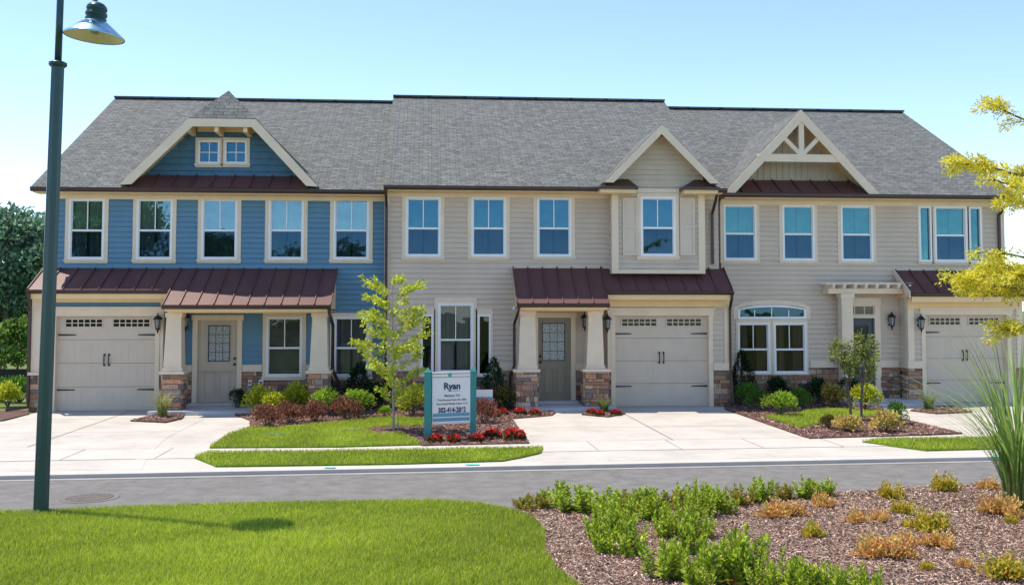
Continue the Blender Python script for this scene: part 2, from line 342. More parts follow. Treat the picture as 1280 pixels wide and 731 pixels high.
sheet('side_path', [(-40, 20.2), (-9.3, 20.2), (-9.3, 23.6), (-40, 25.2)], .006, M['conc'], .05)
sheet('mulch_bed', Gs([(-90, 516), (36, 513.5), (36, 518.5), (0, 527), (-90, 530)]), .03, M['mulch_red'], .05)
# foreground plateau: lawn on the left, mulch bed on the right
lawn_edge = [(-260, 652), (0, 641), (100, 637), (300, 630.5), (420, 627.5), (500, 626.5), (560, 627), (600, 630), (640, 637), (668, 648), (681, 664), (681, 690), (697, 712), (725, 733), (790, 790), (830, 860)]
LE = Gs(lawn_edge, FZ)
lawn_f = LE + [(1.0, 4.0), (-9.0, 4.0)]
bed_edge = [(640, 639), (668, 633), (760, 631), (900, 624), (1040, 615), (1160, 607), (1280, 602), (1420, 597), (1700, 588)]
BE = Gs(bed_edge, FZ)
bed_f = LE[8:] + [(1.0, 4.0), (14, 4.0)] + BE[::-1]
sheet('foreground_lawn', lawn_f, FZ, M['turf'], .26)
sheet('mulch_bed', bed_f, FZ-.004, M['mulch'], .25)
# utility paint marks and a cast-iron cover
for u, v, s_ in [(590, 581, 1.), (412, 585, .8), (1247, 571, 1.3)]:
    x, y = G(u, v); q = MB(); q.face([(x-.12*s_, y-.06, .0175), (x+.1*s_, y-.08, .0175), (x+.13*s_, y+.05, .0175), (x-.07*s_, y+.07, .0175)]); tag(q.build('paint_mark', M['paint']), kind='structure')
x, y = G(112, 622, RZ); c = thing('manhole_cover', 'round rusty iron cover set in the grey road', 'manhole cover', (x, y, RZ))
q = MB(); q.lathe([(0.001, .012), (.30, .012), (.305, .006)], (x, y, RZ), 28); q.build('lid', M['iron'], c)
q = MB(); q.lathe([(.31, .008), (.38, .008), (.385, .001)], (x, y, RZ), 28); q.build('rim', M['asphalt'], c)
for u, v, lb in [(343, 547, 'green utility lid in the lawn in front of the burgundy shrubs'), (440, 541, 'green utility lid in the lawn left of the sapling')]:
    x, y = G(u, v); q = MB(); q.box(x-.2, x+.2, y-.13, y+.13, .02, .075); q.box(x-.16, x+.16, y-.1, y+.1, .075, .082); tag(q.build('utility_lid', M['lid'], loc=(x, y, .02)), lb, 'utility lid')

# ------------------------------------------------------------------ house parts
def cuts(a, b, vals): return sorted({a, b, *[v for v in vals if a < v < b]})
def siding(mb, x0, x1, z0, z1, y, holes=(), e=.13, lip=.032, xl=None, xr=None, mi=0, reveal=.14):
    zs = cuts(z0, z1, [z0+e*k for k in range(int((z1-z0)/e)+2)] + [h[2] for h in holes] + [h[3] for h in holes])
    xl = xl or (lambda z: x0); xr = xr or (lambda z: x1)
    for za, zb in zip(zs[:-1], zs[1:]):
        if zb-za < 1e-4: continue
        zm = (za+zb)/2; k = math.floor((zm-z0)/e); zc = z0+k*e
        da, db = lip*(1-(za-zc)/e), lip*(1-(zb-zc)/e)
        hs = [h for h in holes if h[2] < zm < h[3]]
        xs = cuts(-1e9, 1e9, [h[0] for h in hs]+[h[1] for h in hs])
        for xa, xb in zip(xs[:-1], xs[1:]):
            if any(h[0] < (xa+xb)/2 < h[1] for h in hs): continue
            a0, a1 = max(xa, xl(za)), min(xb, xr(za)); b0, b1 = max(xa, xl(zb)), min(xb, xr(zb))
            if a1-a0 < .001: continue
            b0, b1 = min(b0, max(b0, a0)), max(b1, b0)
            mb.face([(a0, y-da, za), (a1, y-da, za), (b1, y-db, zb), (b0, y-db, zb)], mi)
            if abs(za-zc) < 1e-4: mb.face([(a0, y, za), (a1, y, za), (a1, y-da, za), (a0, y-da, za)], mi)
    for a, b, c, d in holes:
        for q in ([(a, y, c), (a, y+reveal, c), (a, y+reveal, d), (a, y, d)], [(b, y, c), (b, y, d), (b, y+reveal, d), (b, y+reveal, c)],
                  [(a, y, d), (a, y+reveal, d), (b, y+reveal, d), (b, y, d)], [(a, y, c), (b, y, c), (b, y+reveal, c), (a, y+reveal, c)]): mb.face(q, mi)
def siding_side(mb, x, y0, y1, z0, z1, sgn, e=.125, lip=.02, mi=0):      # wall facing -X (sgn -1) or +X
    k = 0
    while z0+k*e < z1-1e-4:
        za, zb = z0+k*e, min(z1, z0+(k+1)*e)
        mb.face([(x+sgn*lip, y0, za), (x+sgn*lip, y1, za), (x, y1, zb), (x, y0, zb)], mi)
        mb.face([(x, y0, za), (x, y1, za), (x+sgn*lip, y1, za), (x+sgn*lip, y0, za)], mi); k += 1
STC = [(.40, .22, .135), (.46, .29, .185), (.28, .155, .10), (.30, .235, .20), (.19, .145, .13), (.50, .35, .25), (.36, .175, .105), (.40, .24, .175), (.17, .12, .105), (.43, .225, .13)]
def stones(mb, p0, du, L, z0, z1, nrm, holes=(), seed=1, cols=STC, hmin=.07, hmax=.15, bright=1.):
    rr = random.Random(seed); p0 = Vector(p0); du = Vector(du).normalized(); nrm = Vector(nrm).normalized(); z = z0
    while z < z1-.02:
        h = min(rr.uniform(hmin, hmax), z1-z); 
        if z1-z-h < .04: h = z1-z
        s_ = 0
        while s_ < L-.005:
            l = rr.uniform(.12, .42) if rr.random() < .7 else rr.uniform(.07, .15); l = min(l, L-s_)
            if L-s_-l < .06: l = L-s_
            x = p0.x+du.x*(s_+l/2)
            zm = z+h/2
            if not any(q[0]-.02 < x < q[1]+.02 and q[2] < zm < q[3] for q in holes):
                d = rr.uniform(.012, .045); g = .006; c = rr.choice(cols); f = rr.uniform(.75, 1.25)*bright; c = tuple(min(.7, k*f) for k in c)
                a = p0+du*(s_+g); b = p0+du*(s_+l-g); j = [rr.uniform(-.006, .006) for _ in range(4)]
                za, zb = z+g, z+h-g; bk = -nrm*.01
                fr = [a+nrm*(d+j[0])+Vector((0, 0, za)), b+nrm*(d+j[1])+Vector((0, 0, za)), b+nrm*(d+j[2])+Vector((0, 0, zb)), a+nrm*(d+j[3])+Vector((0, 0, zb))]
                ba = [a+bk+Vector((0, 0, za)), b+bk+Vector((0, 0, za)), b+bk+Vector((0, 0, zb)), a+bk+Vector((0, 0, zb))]
                mb.add(fr+ba, [(0, 1, 2, 3), (0, 4, 5, 1), (1, 5, 6, 2), (2, 6, 7, 3), (3, 7, 4, 0)], 0, c)
            s_ += l
        z += h
def stone_front(parent, x0, x1, z0, z1, y, holes=(), seed=1, name='stone_base', ends=(True, True), depth=.1):
    b = MB(); stones(b, (x0, y, 0), (1, 0, 0), x1-x0, z0, z1, (0, -1, 0), holes, seed)
    if ends[0] and depth > .05: stones(b, (x0, y+depth, 0), (0, -1, 0), depth, z0, z1, (-1, 0, 0), (), seed+1)
    if ends[1] and depth > .05: stones(b, (x1, y, 0), (0, 1, 0), depth, z0, z1, (1, 0, 0), (), seed+2)
    xs = cuts(x0, x1, [h[0] for h in holes]+[h[1] for h in holes])      # mortar backing with the openings left out
    for a, c in zip(xs[:-1], xs[1:]):
        hs = [h for h in holes if h[0] <= (a+c)/2 <= h[1]]; zt = min([h[2] for h in hs]+[z1])
        if zt > z0+.01: b.box(a, c, y+.001, y+depth, z0, zt, 1)
    return b.build(name, [M['stone'], M['mortar']], parent)
def ring(mb, x0, x1, z0, z1, w_, y0, y1, mi=0, bottom=None, top=None):
    bt = w_ if bottom is None else bottom; tp = w_ if top is None else top
    mb.box(x0, x0+w_, y0, y1, z0, z1, mi); mb.box(x1-w_, x1, y0, y1, z0, z1, mi)
    mb.box(x0+w_, x1-w_, y0, y1, z0, z0+bt, mi); mb.box(x0+w_, x1-w_, y0, y1, z1-tp, z1, mi)
def rect(u0, v0, u1, v1, y):
    um, vm = (u0+u1)/2, (v0+v1)/2
    return P(u0, vm, y)[0], P(u1, vm, y)[0], P(um, v1, y)[1], P(um, v0, y)[1]
def window(parent, r, y, rail=True, muntin=True, trim=(.09, .09, .09), inside='curtain', up='g_up', lo='g_dk', head=False, label=None, grid=None, tm='cream'):
    x0, x1, z0, z1 = r; ts, tb, tt = trim
    t = MB()                                            # casing boards round the frame
    t.box(x0-ts, x0, y-.035, y+.05, z0-tb, z1+tt); t.box(x1, x1+ts, y-.035, y+.05, z0-tb, z1+tt)
    t.box(x0, x1, y-.038, y+.05, z0-tb, z0); t.box(x0, x1, y-.035, y+.05, z1, z1+tt)
    t.box(x0-ts-.02, x1+ts+.02, y-.065, y-.0385, z0-tb*.55, z0-.004)
    if head: t.box(x0-ts-.05, x1+ts+.05, y-.06, y+.02, z1+tt+.002, z1+tt+.07)
    wo = t.build('window', M[tm], parent)
    if label: wo['label'] = label
    f = MB(); ring(f, x0, x1, z0, z1, .05, y-.045, y+.08); fw = .05
    zm = z0+(z1-z0)*.475
    if rail: f.box(x0+fw, x1-fw, y-.012, y+.06, zm-.025, zm+.025)
    ix0, ix1 = x0+fw, x1-fw
    if rail: ring(f, ix0, ix1, zm-.02, z1-fw, .022, y+.012, y+.05); ring(f, ix0, ix1, z0+fw, zm+.02, .022, y-.010, y+.03)
    xm = (x0+x1)/2
    if muntin: f.box(xm-.012, xm+.012, y+.022, y+.045, (zm+.02 if rail else z0+fw), z1-fw)
    if grid:
        for k in range(1, grid[0]): xx = x0+fw+(ix1-ix0)*k/grid[0]; f.box(xx-.011, xx+.011, y+.016, y+.04, z0+fw, z1-fw)
        for k in range(1, grid[1]): zz = z0+fw+(z1-z0-2*fw)*k/grid[1]; f.box(ix0, ix1, y+.018, y+.038, zz-.011, zz+.011)
    f.build('frame', M['white'], wo)
    g = MB()
    if rail:
        g.face([(ix0, y+.03, zm), (ix1, y+.03, zm), (ix1, y+.03, z1-fw), (ix0, y+.03, z1-fw)], 0)
        g.face([(ix0, y+.008, z0+fw), (ix1, y+.008, z0+fw), (ix1, y+.008, zm), (ix0, y+.008, zm)], 1)
    else: g.face([(ix0, y+.03, z0+fw), (ix1, y+.03, z0+fw), (ix1, y+.03, z1-fw), (ix0, y+.03, z1-fw)], 0)
    g.build('pane', [M[up], M[lo]], wo)
    if inside:
        c = MB(); yy = y+.115
        def pleat(a, b, zb, zt, amp=.025, n=None):
            n = n or max(6, int((b-a)/.045)); xs = np.linspace(a, b, n+1); ph = random.uniform(0, 6)
            ys = [yy+amp*math.sin(k*2.1+ph)+amp*.4*math.sin(k*.9) for k in range(n+1)]
            for k in range(n): c.face([(xs[k], ys[k], zb), (xs[k+1], ys[k+1], zb), (xs[k+1], ys[k+1], zt), (xs[k], ys[k], zt)])
        if inside == 'curtain': pleat(x0-.05, xm-.03, z0-.05, z1+.05); pleat(xm+.03, x1+.05, z0-.05, z1+.05)
        elif inside == 'drape': pleat(x0-.05, x0+(x1-x0)*.36, z0-.05, z1+.05); pleat(x1-(x1-x0)*.36, x1+.05, z0-.05, z1+.05)
        elif inside == 'blind':
            zz = z1
            while zz > z0: c.face([(x0, yy, zz), (x1, yy, zz), (x1, yy-.02, zz-.04), (x0, yy-.02, zz-.04)]); zz -= .046
        c.build({'curtain': 'curtain', 'drape': 'curtain', 'blind': 'blind'}[inside], M[{'curtain': 'curtain', 'drape': 'drape', 'blind': 'blind'}[inside]], wo)
    return wo
def hole(r, g=.01): return (r[0]-g, r[1]+g, r[2]-g, r[3]+g)
def roof_slab(mb, quad, uvlen, thick=.07, top=0, under=1):
    # quad: eave-left, eave-right, top-right, top-left
    a, b, c, d = [Vector(p) for p in quad]; n = (b-a).cross(d-a).normalized()
    if n.z < 0: n = -n
    us = lambda p: ((p-a).dot((b-a).normalized()), (p-a).dot(((b-a).normalized()).cross(n)*-1))
    mb.face([a, b, c, d], top, [us(p) for p in (a, b, c, d)])
    e = [p-n*thick for p in (a, b, c, d)]; mb.face([e[3], e[2], e[1], e[0]], under)
    for p, q, r_, s_ in ((a, b, e[1], e[0]), (b, c, e[2], e[1]), (c, d, e[3], e[2]), (d, a, e[0], e[3])): mb.face([p, s_, r_, q], top)
def roof_poly(mb, pts, mi=0):
    pts = [Vector(p) for p in pts]; n = (pts[1]-pts[0]).cross(pts[2]-pts[0]).normalized()
    if n.z < 0: n = -n; pts = pts[::-1]
    ex = Vector((0, 0, 1)).cross(n).normalized(); ey = n.cross(ex)
    mb.face(pts, mi, [(p.dot(ex), p.dot(ey)) for p in pts])
    e = [p-n*.06 for p in pts]; mb.face(e[::-1], 1)
    for i in range(len(pts)): j = (i+1) % len(pts); mb.face([pts[i], e[i], e[j], pts[j]], mi)
def metal_roof(parent, pieces, name='porch_roof', seam=.41):
    b = MB()
    for (x0, x1, ye, ze, yt, zt) in pieces:             # eave and top lines
        roof_slab(b, [(x0, ye, ze), (x1, ye, ze), (x1, yt, zt), (x0, yt, zt)], 1, .05, 0, 1)
        n = max(1, round((x1-x0)/seam)); nv = Vector((0, zt-ze, -(yt-ye))).normalized(); nv = -nv if nv.z < 0 else nv
        for k in range(n+1):
            x = x0+.012+(x1-x0-.024)*k/n
            b.bar(Vector((x, ye+.01, ze+.005))+nv*.016, Vector((x, yt-.01, zt+.002))+nv*.016, .022, .034, nv)
    return b.build(name, [M['metal'], M['brown']], parent)
def gutter(parent, x0, x1, y, z, name='gutter', h=.11):
    b = MB(); pr = [(0, 0), (-.055, .01), (-.085, .045), (-.09, h), (-.078, h), (-.07, .05), (0, .014)]
    a = [(x0, y+p, z+q-h) for p, q in pr]; b.prism(a, (x1-x0, 0, 0)); return b.build(name, M['brown'], parent)
def downspout(parent, pts, w_=.075):
    b = MB(); pts = [Vector(p) for p in pts]
    b.tube(pts, w_*.6, 4)
    return b.build('downspout', M['brown'], parent)
def garage_door(parent, r, y):
    x0, x1, z0, z1 = r; d = MB(); n = 4; h = (z1-z0)/n
    for k in range(n):
        d.box(x0, x1, y, y+.05, z0+k*h+(.004 if k else 0), z0+(k+1)*h-.004)
        if k < n-1:
            for s_ in range(4):                          # raised carriage panels
                a = x0+.06+(x1-x0-.12)*s_/4; c = x0+.06+(x1-x0-.12)*(s_+1)/4
                for q in range(3): w3 = (c-a-.05)/3; d.box(a+.02+q*w3, a+.02+(q+1)*w3-.012, y-.0035, y, z0+k*h+.05, z0+(k+1)*h-.05)
    o = d.build('garage_door', M['gdoor'], parent)
    zt, zb = z1-.055, z1-.285; wd = (x1-x0)
    for a, c in ((x0+.07*wd, x0+.46*wd), (x0+.55*wd, x0+.94*wd)):
        g = MB(); ring(g, a, c, zb, zt, .03, y-.02, y-.001); nx = 6
        for k in range(1, nx): xx = a+.03+(c-a-.06)*k/nx; g.box(xx-.012, xx+.012, y-.017, y-.002, zb+.03, zt-.03)
        zz = (zb+zt)/2; g.box(a+.03, c-.03, y-.016, y-.003, zz-.011, zz+.011)
        g.face([(a, y-.006, zb), (c, y-.006, zb), (c, y-.006, zt), (a, y-.006, zt)], 1)
        g.build('window', [M['gdoor'], M['g_black']], o)
    for zz in (z0+.22*(z1-z0), z0+.80*(z1-z0)):
        for sx in (0, 1):
            a = x0+.02 if sx == 0 else x1-.02; e = a+(.40 if sx == 0 else -.40); q = MB()
            q.prism([(a, y-.022, zz-.022), (e, y-.022, zz-.012), (e+(.03 if sx == 0 else -.03), y-.022, zz), (e, y-.022, zz+.012), (a, y-.022, zz+.022)], (0, .015, 0)); q.build('hinge', M['black'], o)
    for s_ in (-1, 1):
        xx = (x0+x1)/2+s_*.055; zz = z0+.535*(z1-z0); q = MB()
        q.tube([(xx, y-.008, zz-.13), (xx, y-.05, zz-.11), (xx, y-.055, zz), (xx, y-.05, zz+.11), (xx, y-.008, zz+.13)], .014, 6)
        q.box(xx-.022, xx+.022, y-.02, y-.006, zz-.15, zz-.10); q.box(xx-.022, xx+.022, y-.02, y-.006, zz+.10, zz+.15); q.build('handle', M['black'], o)
    return o
def front_door(parent, r, y, m, glass, gr=(.2, .8, .42, .9), knob=1, label=None):
    x0, x1, z0, z1 = r; wd, h = x1-x0, z1-z0; d = MB(); d.box(x0, x1, y, y+.045, z0, z1)
    for k in range(2):
        a = x0+wd*(.16+.37*k); c = a+wd*.31
        ring(d, a, c, z0+h*.06, z0+h*.42-.06, .018, y-.012, y-.0005); d.box(a+.05, c-.05, y-.014, y-.0005, z0+h*.06+.05, z0+h*.42-.11)
    ga, gc, gb, gt = x0+wd*gr[0], x0+wd*gr[1], z0+h*gr[2], z0+h*gr[3]
    ring(d, ga-.035, gc+.035, gb-.035, gt+.035, .035, y-.02, y-.0005)
    o = d.build('door', m, parent)
    if label: o['label'] = label
    g = MB(); g.box(ga, gc, y-.010, y-.001, gb, gt); ring(g, ga-.012, gc+.012, gb-.012, gt+.012, .022, y-.024, y-.0105, 1)
    if glass == 'frost':
        for k in range(1, 3): xx = ga+(gc-ga)*k/3; g.box(xx-.006, xx+.006, y-.014, y-.0105, gb, gt, 1)
        for k in range(1, 4): zz = gb+(gt-gb)*k/4; g.box(ga, gc, y-.0135, y-.0108, zz-.006, zz+.006, 1)
    g.build('glass', [M[glass], M['black']], o)
    kx = x1-.07 if knob > 0 else x0+.07
    for nm, zz, rr in (('knob', z0+h*.46, .035), ('deadbolt', z0+h*.53, .03)):
        q = MB(); q.lathe([(.001, -.06), (rr*.8, -.055), (rr, -.04), (rr*.7, -.022), (.035, -.012), (.035, 0)], (0, 0, 0), 12)
        q.v = [(kx+a, y+c, zz+b) for a, b, c in q.v]; q.build(nm, M['black'], o)
    return o
def lantern(parent, u, v, y):
    x, z = P(u, v, y); b = MB()
    b.box(x-.045, x+.045, y-.02, y+.01, z-.12, z+.16); b.tube([(x, y-.02, z+.08), (x, y-.09, z+.20), (x, y-.14, z+.23)], .012, 6)
    for k in range(4):
        a = k*math.pi/2+math.pi/4; dx, dy = math.cos(a), math.sin(a)
        b.bar((x+dx*.055, y-.14+dy*.055, z-.12), (x+dx*.085, y-.14+dy*.085, z+.10), .014, .014, (dy, -dx, 0))
    b.lathe([(.095, .10), (.125, .095), (.06, .17), (.02, .20), (.012, .25), (.001, .26)], (x, y-.14, z), 8)
    b.lathe([(.001, -.26), (.015, -.22), (.03, -.16), (.06, -.14), (.065, -.12), (.001, -.12)], (x, y-.14, z), 8)
    o = b.build('wall_lantern', M['black'], parent)
    g = MB(); g.lathe([(.05, -.118), (.08, .098)], (x, y-.14, z), 4); g.build('glass', M['frost'], o)
def column(parent, ub, ut, vcap, y, uc, ztop, zb, seed, us=None, label=None):
    # battered cream shaft on a capped stone pier; ub, ut: shaft edges at bottom and top; uc: pier edges
    x0, x1 = PX(ub[0], y), PX(ub[1], y); t0, t1 = PX(ut[0], y), PX(ut[1], y); zc = PZ(vcap, y); w0, w1 = x1-x0, t1-t0
    s0, s1 = PX(uc[0], y), PX(uc[1], y); sw = s1-s0; yc = y+w0/2
    b = MB()
    lo = [(x0, yc-w0/2, zc+.03), (x1, yc-w0/2, zc+.03), (x1, yc+w0/2, zc+.03), (x0, yc+w0/2, zc+.03)]
    hi = [(t0, yc-w1/2, ztop), (t1, yc-w1/2, ztop), (t1, yc+w1/2, ztop), (t0, yc+w1/2, ztop)]
    b.add(lo+hi, [(0, 1, 5, 4), (1, 2, 6, 5), (2, 3, 7, 6), (3, 0, 4, 7), (4, 5, 6, 7)])
    b.box(t0-.03, t1+.03, yc-w1/2-.03, yc+w1/2+.03, ztop-.10, ztop-.002)
    b.box(x0-.02, x1+.02, yc-w0/2-.02, yc+w0/2+.02, zc+.028, zc+.11)
    o = b.build('column', M['cream'], parent)
    q = MB(); q.box(s0-.035, s1+.035, yc-sw/2-.035, yc+sw/2+.035, zc-.035, zc+.029); q.build('cap', M['cream'], o)
    p = MB(); ys = yc-sw/2+.03; ye = yc+sw/2-.03; a, c = s0+.03, s1-.03
    p.box(a, c, ys, ye, zb, zc-.035, 1)
    stones(p, (a, ys, 0), (1, 0, 0), c-a, zb, zc-.036, (0, -1, 0), (), seed, bright=1.25); stones(p, (a, ye, 0), (0, -1, 0), ye-ys, zb, zc-.036, (-1, 0, 0), (), seed+1, bright=1.25)
    stones(p, (c, ys, 0), (0, 1, 0), ye-ys, zb, zc-.036, (1, 0, 0), (), seed+2, bright=1.25)
    p.build('stone_pier', [M['stone'], M['mortar']], o)
    return o

# levels shared by the row
W1, W2, W3 = 26.4, 26.1, 26.7                          # main front walls
Q1, Q2, Q3 = 25.75, 25.75, 26.2                        # garage fronts
def shell(mb, x0, x1, y, z1, ridge_y, ridge_z, ends=(True, True), mi=0):
    # side and back walls with gable ends
    yb = ridge_y+(ridge_y-y)
    for x, on, sg in ((x0, ends[0], -1), (x1, ends[1], 1)):
        if on:
            siding_side(mb, x, y, yb, 0, z1, sg, mi=mi); mb.face([(x, y, z1), (x, yb, z1), (x, ridge_y, ridge_z-.12)], mi)
    mb.face([(x0, yb, 0), (x1, yb, 0), (x1, yb, z1), (x0, yb, z1)], mi)
    mb.face([(x0+.02, y+.25, 2.75), (x1-.02, y+.25, 2.75), (x1-.02, yb-.1, 2.75), (x0+.02, yb-.1, 2.75)], 1)   # upper floor
    mb.face([(x0+.02, y+3.2, 0), (x1-.02, y+3.2, 0), (x1-.02, y+3.2, z1), (x0+.02, y+3.2, z1)], 1)               # inner partition
    mb.face([(x0+.02, y+.2, z1), (x1-.02, y+.2, z1), (x1-.02, yb-.1, z1), (x0+.02, yb-.1, z1)], 1)               # upper ceiling
def frieze(mb, x0, x1, y, ztop, h): mb.box(x0, x1, y-.05, y+.02, ztop-h, ztop)

# ================================================================== townhouse one, blue
x1l, x1r = PX(63, W1, 300), PX(481, W1, 300)
h1 = thing('townhouse', 'blue sided end townhouse with clipped gable dormer and long brown porch roof', 'townhouse', ((x1l+x1r)/2, W1, 0), 0, 'attached townhouses in the row')
E1Y, E1Z = W1-.45, PZ(236, W1-.45, 280); R1Y = W1+6.2; R1Z = PZ(125.5, R1Y, 310)
up1 = [rect(a, 248, b, 324.5, W1) for a, b in ((86.5, 131), (171, 216), (252, 297), (336, 380), (417, 461.5))]
lo1 = [rect(333, 395.5, 378, 470.5, W1), rect(417, 395.5, 461, 470.5, W1)]
dr1 = rect(246.6, 400, 296.5, 502, W1); dr1 = (dr1[0], dr1[1], .14, dr1[3])
zs1 = PZ(464, W1, 340)
wb = MB(); hs = [hole(r) for r in up1+lo1]+[hole(dr1, .02)]
siding(wb, x1l, x1r, zs1, E1Z-.02, W1, [h for h in hs]); shell(wb, x1l, x1r, W1, E1Z-.02, R1Y, R1Z, (True, True))
for zz, xx in ((0, 0),):
    for y_, x_ in ((W1, x1l),): pass
# garage block
g1l, g1r = PX(42, Q1), PX(204, Q1); gd1 = rect(69.5, 395, 193.7, 514, Q1); gd1 = (gd1[0], gd1[1], .012, gd1[3])
gtop1 = PZ(366, Q1, 130)
siding(wb, g1l, g1r, zs1, gtop1+.12, Q1, [(gd1[0]-.03, gd1[1]+.03, 0, gd1[3]+.03)])
siding_side(wb, g1l, Q1, W1+.3, 0, gtop1+.3, -1); siding_side(wb, g1r, Q1, W1, 0, gtop1+.3, 1)
wb.face([(g1l, Q1+.9, 0), (g1r, Q1+.9, 0), (g1r, Q1+.9, 2.6), (g1l, Q1+.9, 2.6)], 1)
wb.build('wall', [M['blue'], M['interior']], h1)
stone_front(h1, x1l+.05, dr1[0]-.13, 0, zs1, W1-.002, (), 11, depth=.09); stone_front(h1, dr1[1]+.13, x1r, 0, zs1, W1-.002, [hole(r, .1) for r in lo1], 12, depth=.09)
stone_front(h1, g1l-.05, gd1[0]-.11, 0, zs1, Q1-.003, (), 17, depth=.08); stone_front(h1, gd1[1]+.11, g1r+.02, 0, zs1, Q1-.003, (), 19, depth=.08)
tb = MB()                                             # trim boards
frieze(tb, x1l-.02, x1r, W1, E1Z-.04, .20)
tb.box(x1l-.025, x1l+.12, W1-.035, W1+.1, zs1, E1Z-.25)
tb.box(x1l, x1r, W1-.045, W1+.01, zs1, zs1+.001)
for a, b in ((dr1[1]+.13, lo1[0][0]-.1), (g1r+.03, dr1[0]-.13), (lo1[0][1]+.1, lo1[1][0]-.1), (lo1[1][1]+.1, x1r)):
    tb.box(a, b, W1-.05, W1+.01, zs1+.002, zs1+.17)
tb.box(gd1[0]-.11, gd1[0], Q1-.035, Q1+.12, 0, gd1[3]); tb.box(gd1[1], gd1[1]+.11, Q1-.035, Q1+.12, 0, gd1[3]); tb.box(gd1[0]-.14, gd1[1]+.14, Q1-.04, Q1+.12, gd1[3], gd1[3]+.20)
tb.box(gd1[0]-.17, gd1[1]+.17, Q1-.075, Q1-.0405, gd1[3]+.17, gd1[3]+.225)
tb.box(g1l-.02, g1l+.20, Q1-.04, Q1+.15, zs1+.005, gtop1+.05); tb.box(g1r-.05, g1r+.02, Q1-.038, Q1+.1, zs1+.005, gtop1+.05)
tb.box(g1l-.07, g1l+.24, Q1-.1, Q1+.1, zs1-.02, zs1+.05)
tb.box(dr1[0]-.12, dr1[0], W1-.04, W1+.1, .1, dr1[3]); tb.box(dr1[1], dr1[1]+.12, W1-.04, W1+.1, .1, dr1[3]); tb.box(dr1[0]-.15, dr1[1]+.15, W1-.045, W1+.1, dr1[3], dr1[3]+.13)
tb.build('trim', M['cream'], h1)
for i, r in enumerate(up1): window(h1, r, W1, inside='curtain' if i != 2 else 'blind', up='g_pale')
window(h1, lo1[0], W1, inside='blind', up='g_clear', lo='g_clear'); window(h1, lo1[1], W1, inside='curtain', up='g_clear', lo='g_clear')
garage_door(h1, gd1, Q1+.10); front_door(h1, dr1, W1+.05, M['door1'], 'frost', (.27, .80, .50, .93), 1)
# roof with rakes
rx0, rx1 = -9.74, -1.02
rb = MB()
roof_slab(rb, [(rx0, E1Y, E1Z), (rx1, E1Y, E1Z), (rx1, R1Y, R1Z), (rx0, R1Y, R1Z)], 1, .09)
roof_slab(rb, [(rx1, 2*R1Y-E1Y, E1Z), (rx0, 2*R1Y-E1Y, E1Z), (rx0, R1Y+.001, R1Z), (rx1, R1Y+.001, R1Z)], 1, .09)
rb.bar((rx0, R1Y, R1Z+.02), (rx1, R1Y, R1Z+.02), .26, .05, (0, 0, 1), 0)
rb.build('roof', [M['roof'], M['soffit']], h1)
sf = MB(); sf.box(rx0+.06, x1r, E1Y+.01, W1-.001, E1Z-.13, E1Z-.10); sf.build('soffit', M['soffit'], h1)
gutter(h1, rx0+.02, rx1, E1Y, E1Z)
# clipped gable dormer
yf = E1Y-.02
A = lambda u, v, y: Vector((P(u, v, y)[0], y, P(u, v, y)[1]))
lL, cL, cR, lR = A(149, 232, yf), A(236, 148, yf), A(320, 148, yf), A(398, 231, yf)
xc = (cL.x+cR.x)/2; zc_ = (cL.z+cR.z)/2; zl_ = (lL.z+lR.z)/2; sl_ = ((zc_-zl_)/(cL.x-lL.x)+(zc_-zl_)/(lR.x-cR.x))/2; zap = zc_+(cR.x-cL.x)/2*sl_
lL.z = lR.z = zl_; cL.z = cR.z = zc_; ap = Vector((xc, yf+.75, zap)); yb_ = E1Y+(zap-E1Z)/((R1Z-E1Z)/(R1Y-E1Y))+.3
db = MB()
roof_poly(db, [lL, cL, ap, (xc, yb_, zap), (lL.x, yb_, zl_)]); roof_poly(db, [lR, (lR.x, yb_, zl_), (xc, yb_, zap), ap, cR]); roof_poly(db, [cL, cR, ap])
go = db.build('dormer_roof', [M['roof'], M['soffit']], h1)
def rake(parent, pts, w_, y, th=.05, m='cream', name='rake_board'):
    b = MB()
    for p, q in zip(pts[:-1], pts[1:]):
        p, q = Vector(p), Vector(q); t = (q-p).normalized(); n = Vector((t.z, 0, -t.x)); n = n if n.z < 0 else -n
        b.prism([p, q, q+n*w_, p+n*w_], (0, -th, 0))
    return b.build(name, M[m], parent)
b = MB(); fy = yf-.045; wd_ = .24
outer = [lL, cL, cR, lR]; k1 = .19/ math.cos(math.atan(sl_)); inn = [Vector((lL.x+.30, 0, zl_)), Vector((cL.x+.10, 0, zc_-.22)), Vector((cR.x-.10, 0, zc_-.22)), Vector((lR.x-.30, 0, zl_))]
for i in range(3):
    q = [Vector((outer[i].x, fy, outer[i].z-.02)), Vector((outer[i+1].x, fy, outer[i+1].z-.02)), Vector((inn[i+1].x, fy, inn[i+1].z)), Vector((inn[i].x, fy, inn[i].z))]
    b.prism(q, (0, .05, 0))
b.build('rake_board', M['cream'], go)
wy = W1+.30
gb = MB(); d1w = [rect(248, 176, 275, 205, wy), rect(281, 176, 309, 205, wy)]; zg0 = E1Z+.2
k0 = lambda z: lL.x+.1+(z-zl_)/sl_; k2 = lambda z: lR.x-.1-(z-zl_)/sl_
siding(gb, 0, 0, zg0, zc_-.05, wy, [hole(r) for r in d1w], .17, .032, k0, k2)
gb.face([(lL.x, wy+.3, zg0), (lR.x, wy+.3, zg0), (cR.x, wy+.3, zc_), (cL.x, wy+.3, zc_)], 1)
gb.build('gable_wall', [M['blue_shake'], M['interior']], h1)
for r in d1w: window(h1, r, wy, rail=False, muntin=False, trim=(.07, .09, .07), inside=None, up='g_up', grid=(2, 2))
tb = MB(); tb.box(cL.x+.05, cR.x-.05, wy-.04, wy+.02, zc_-.22, zc_-.05)
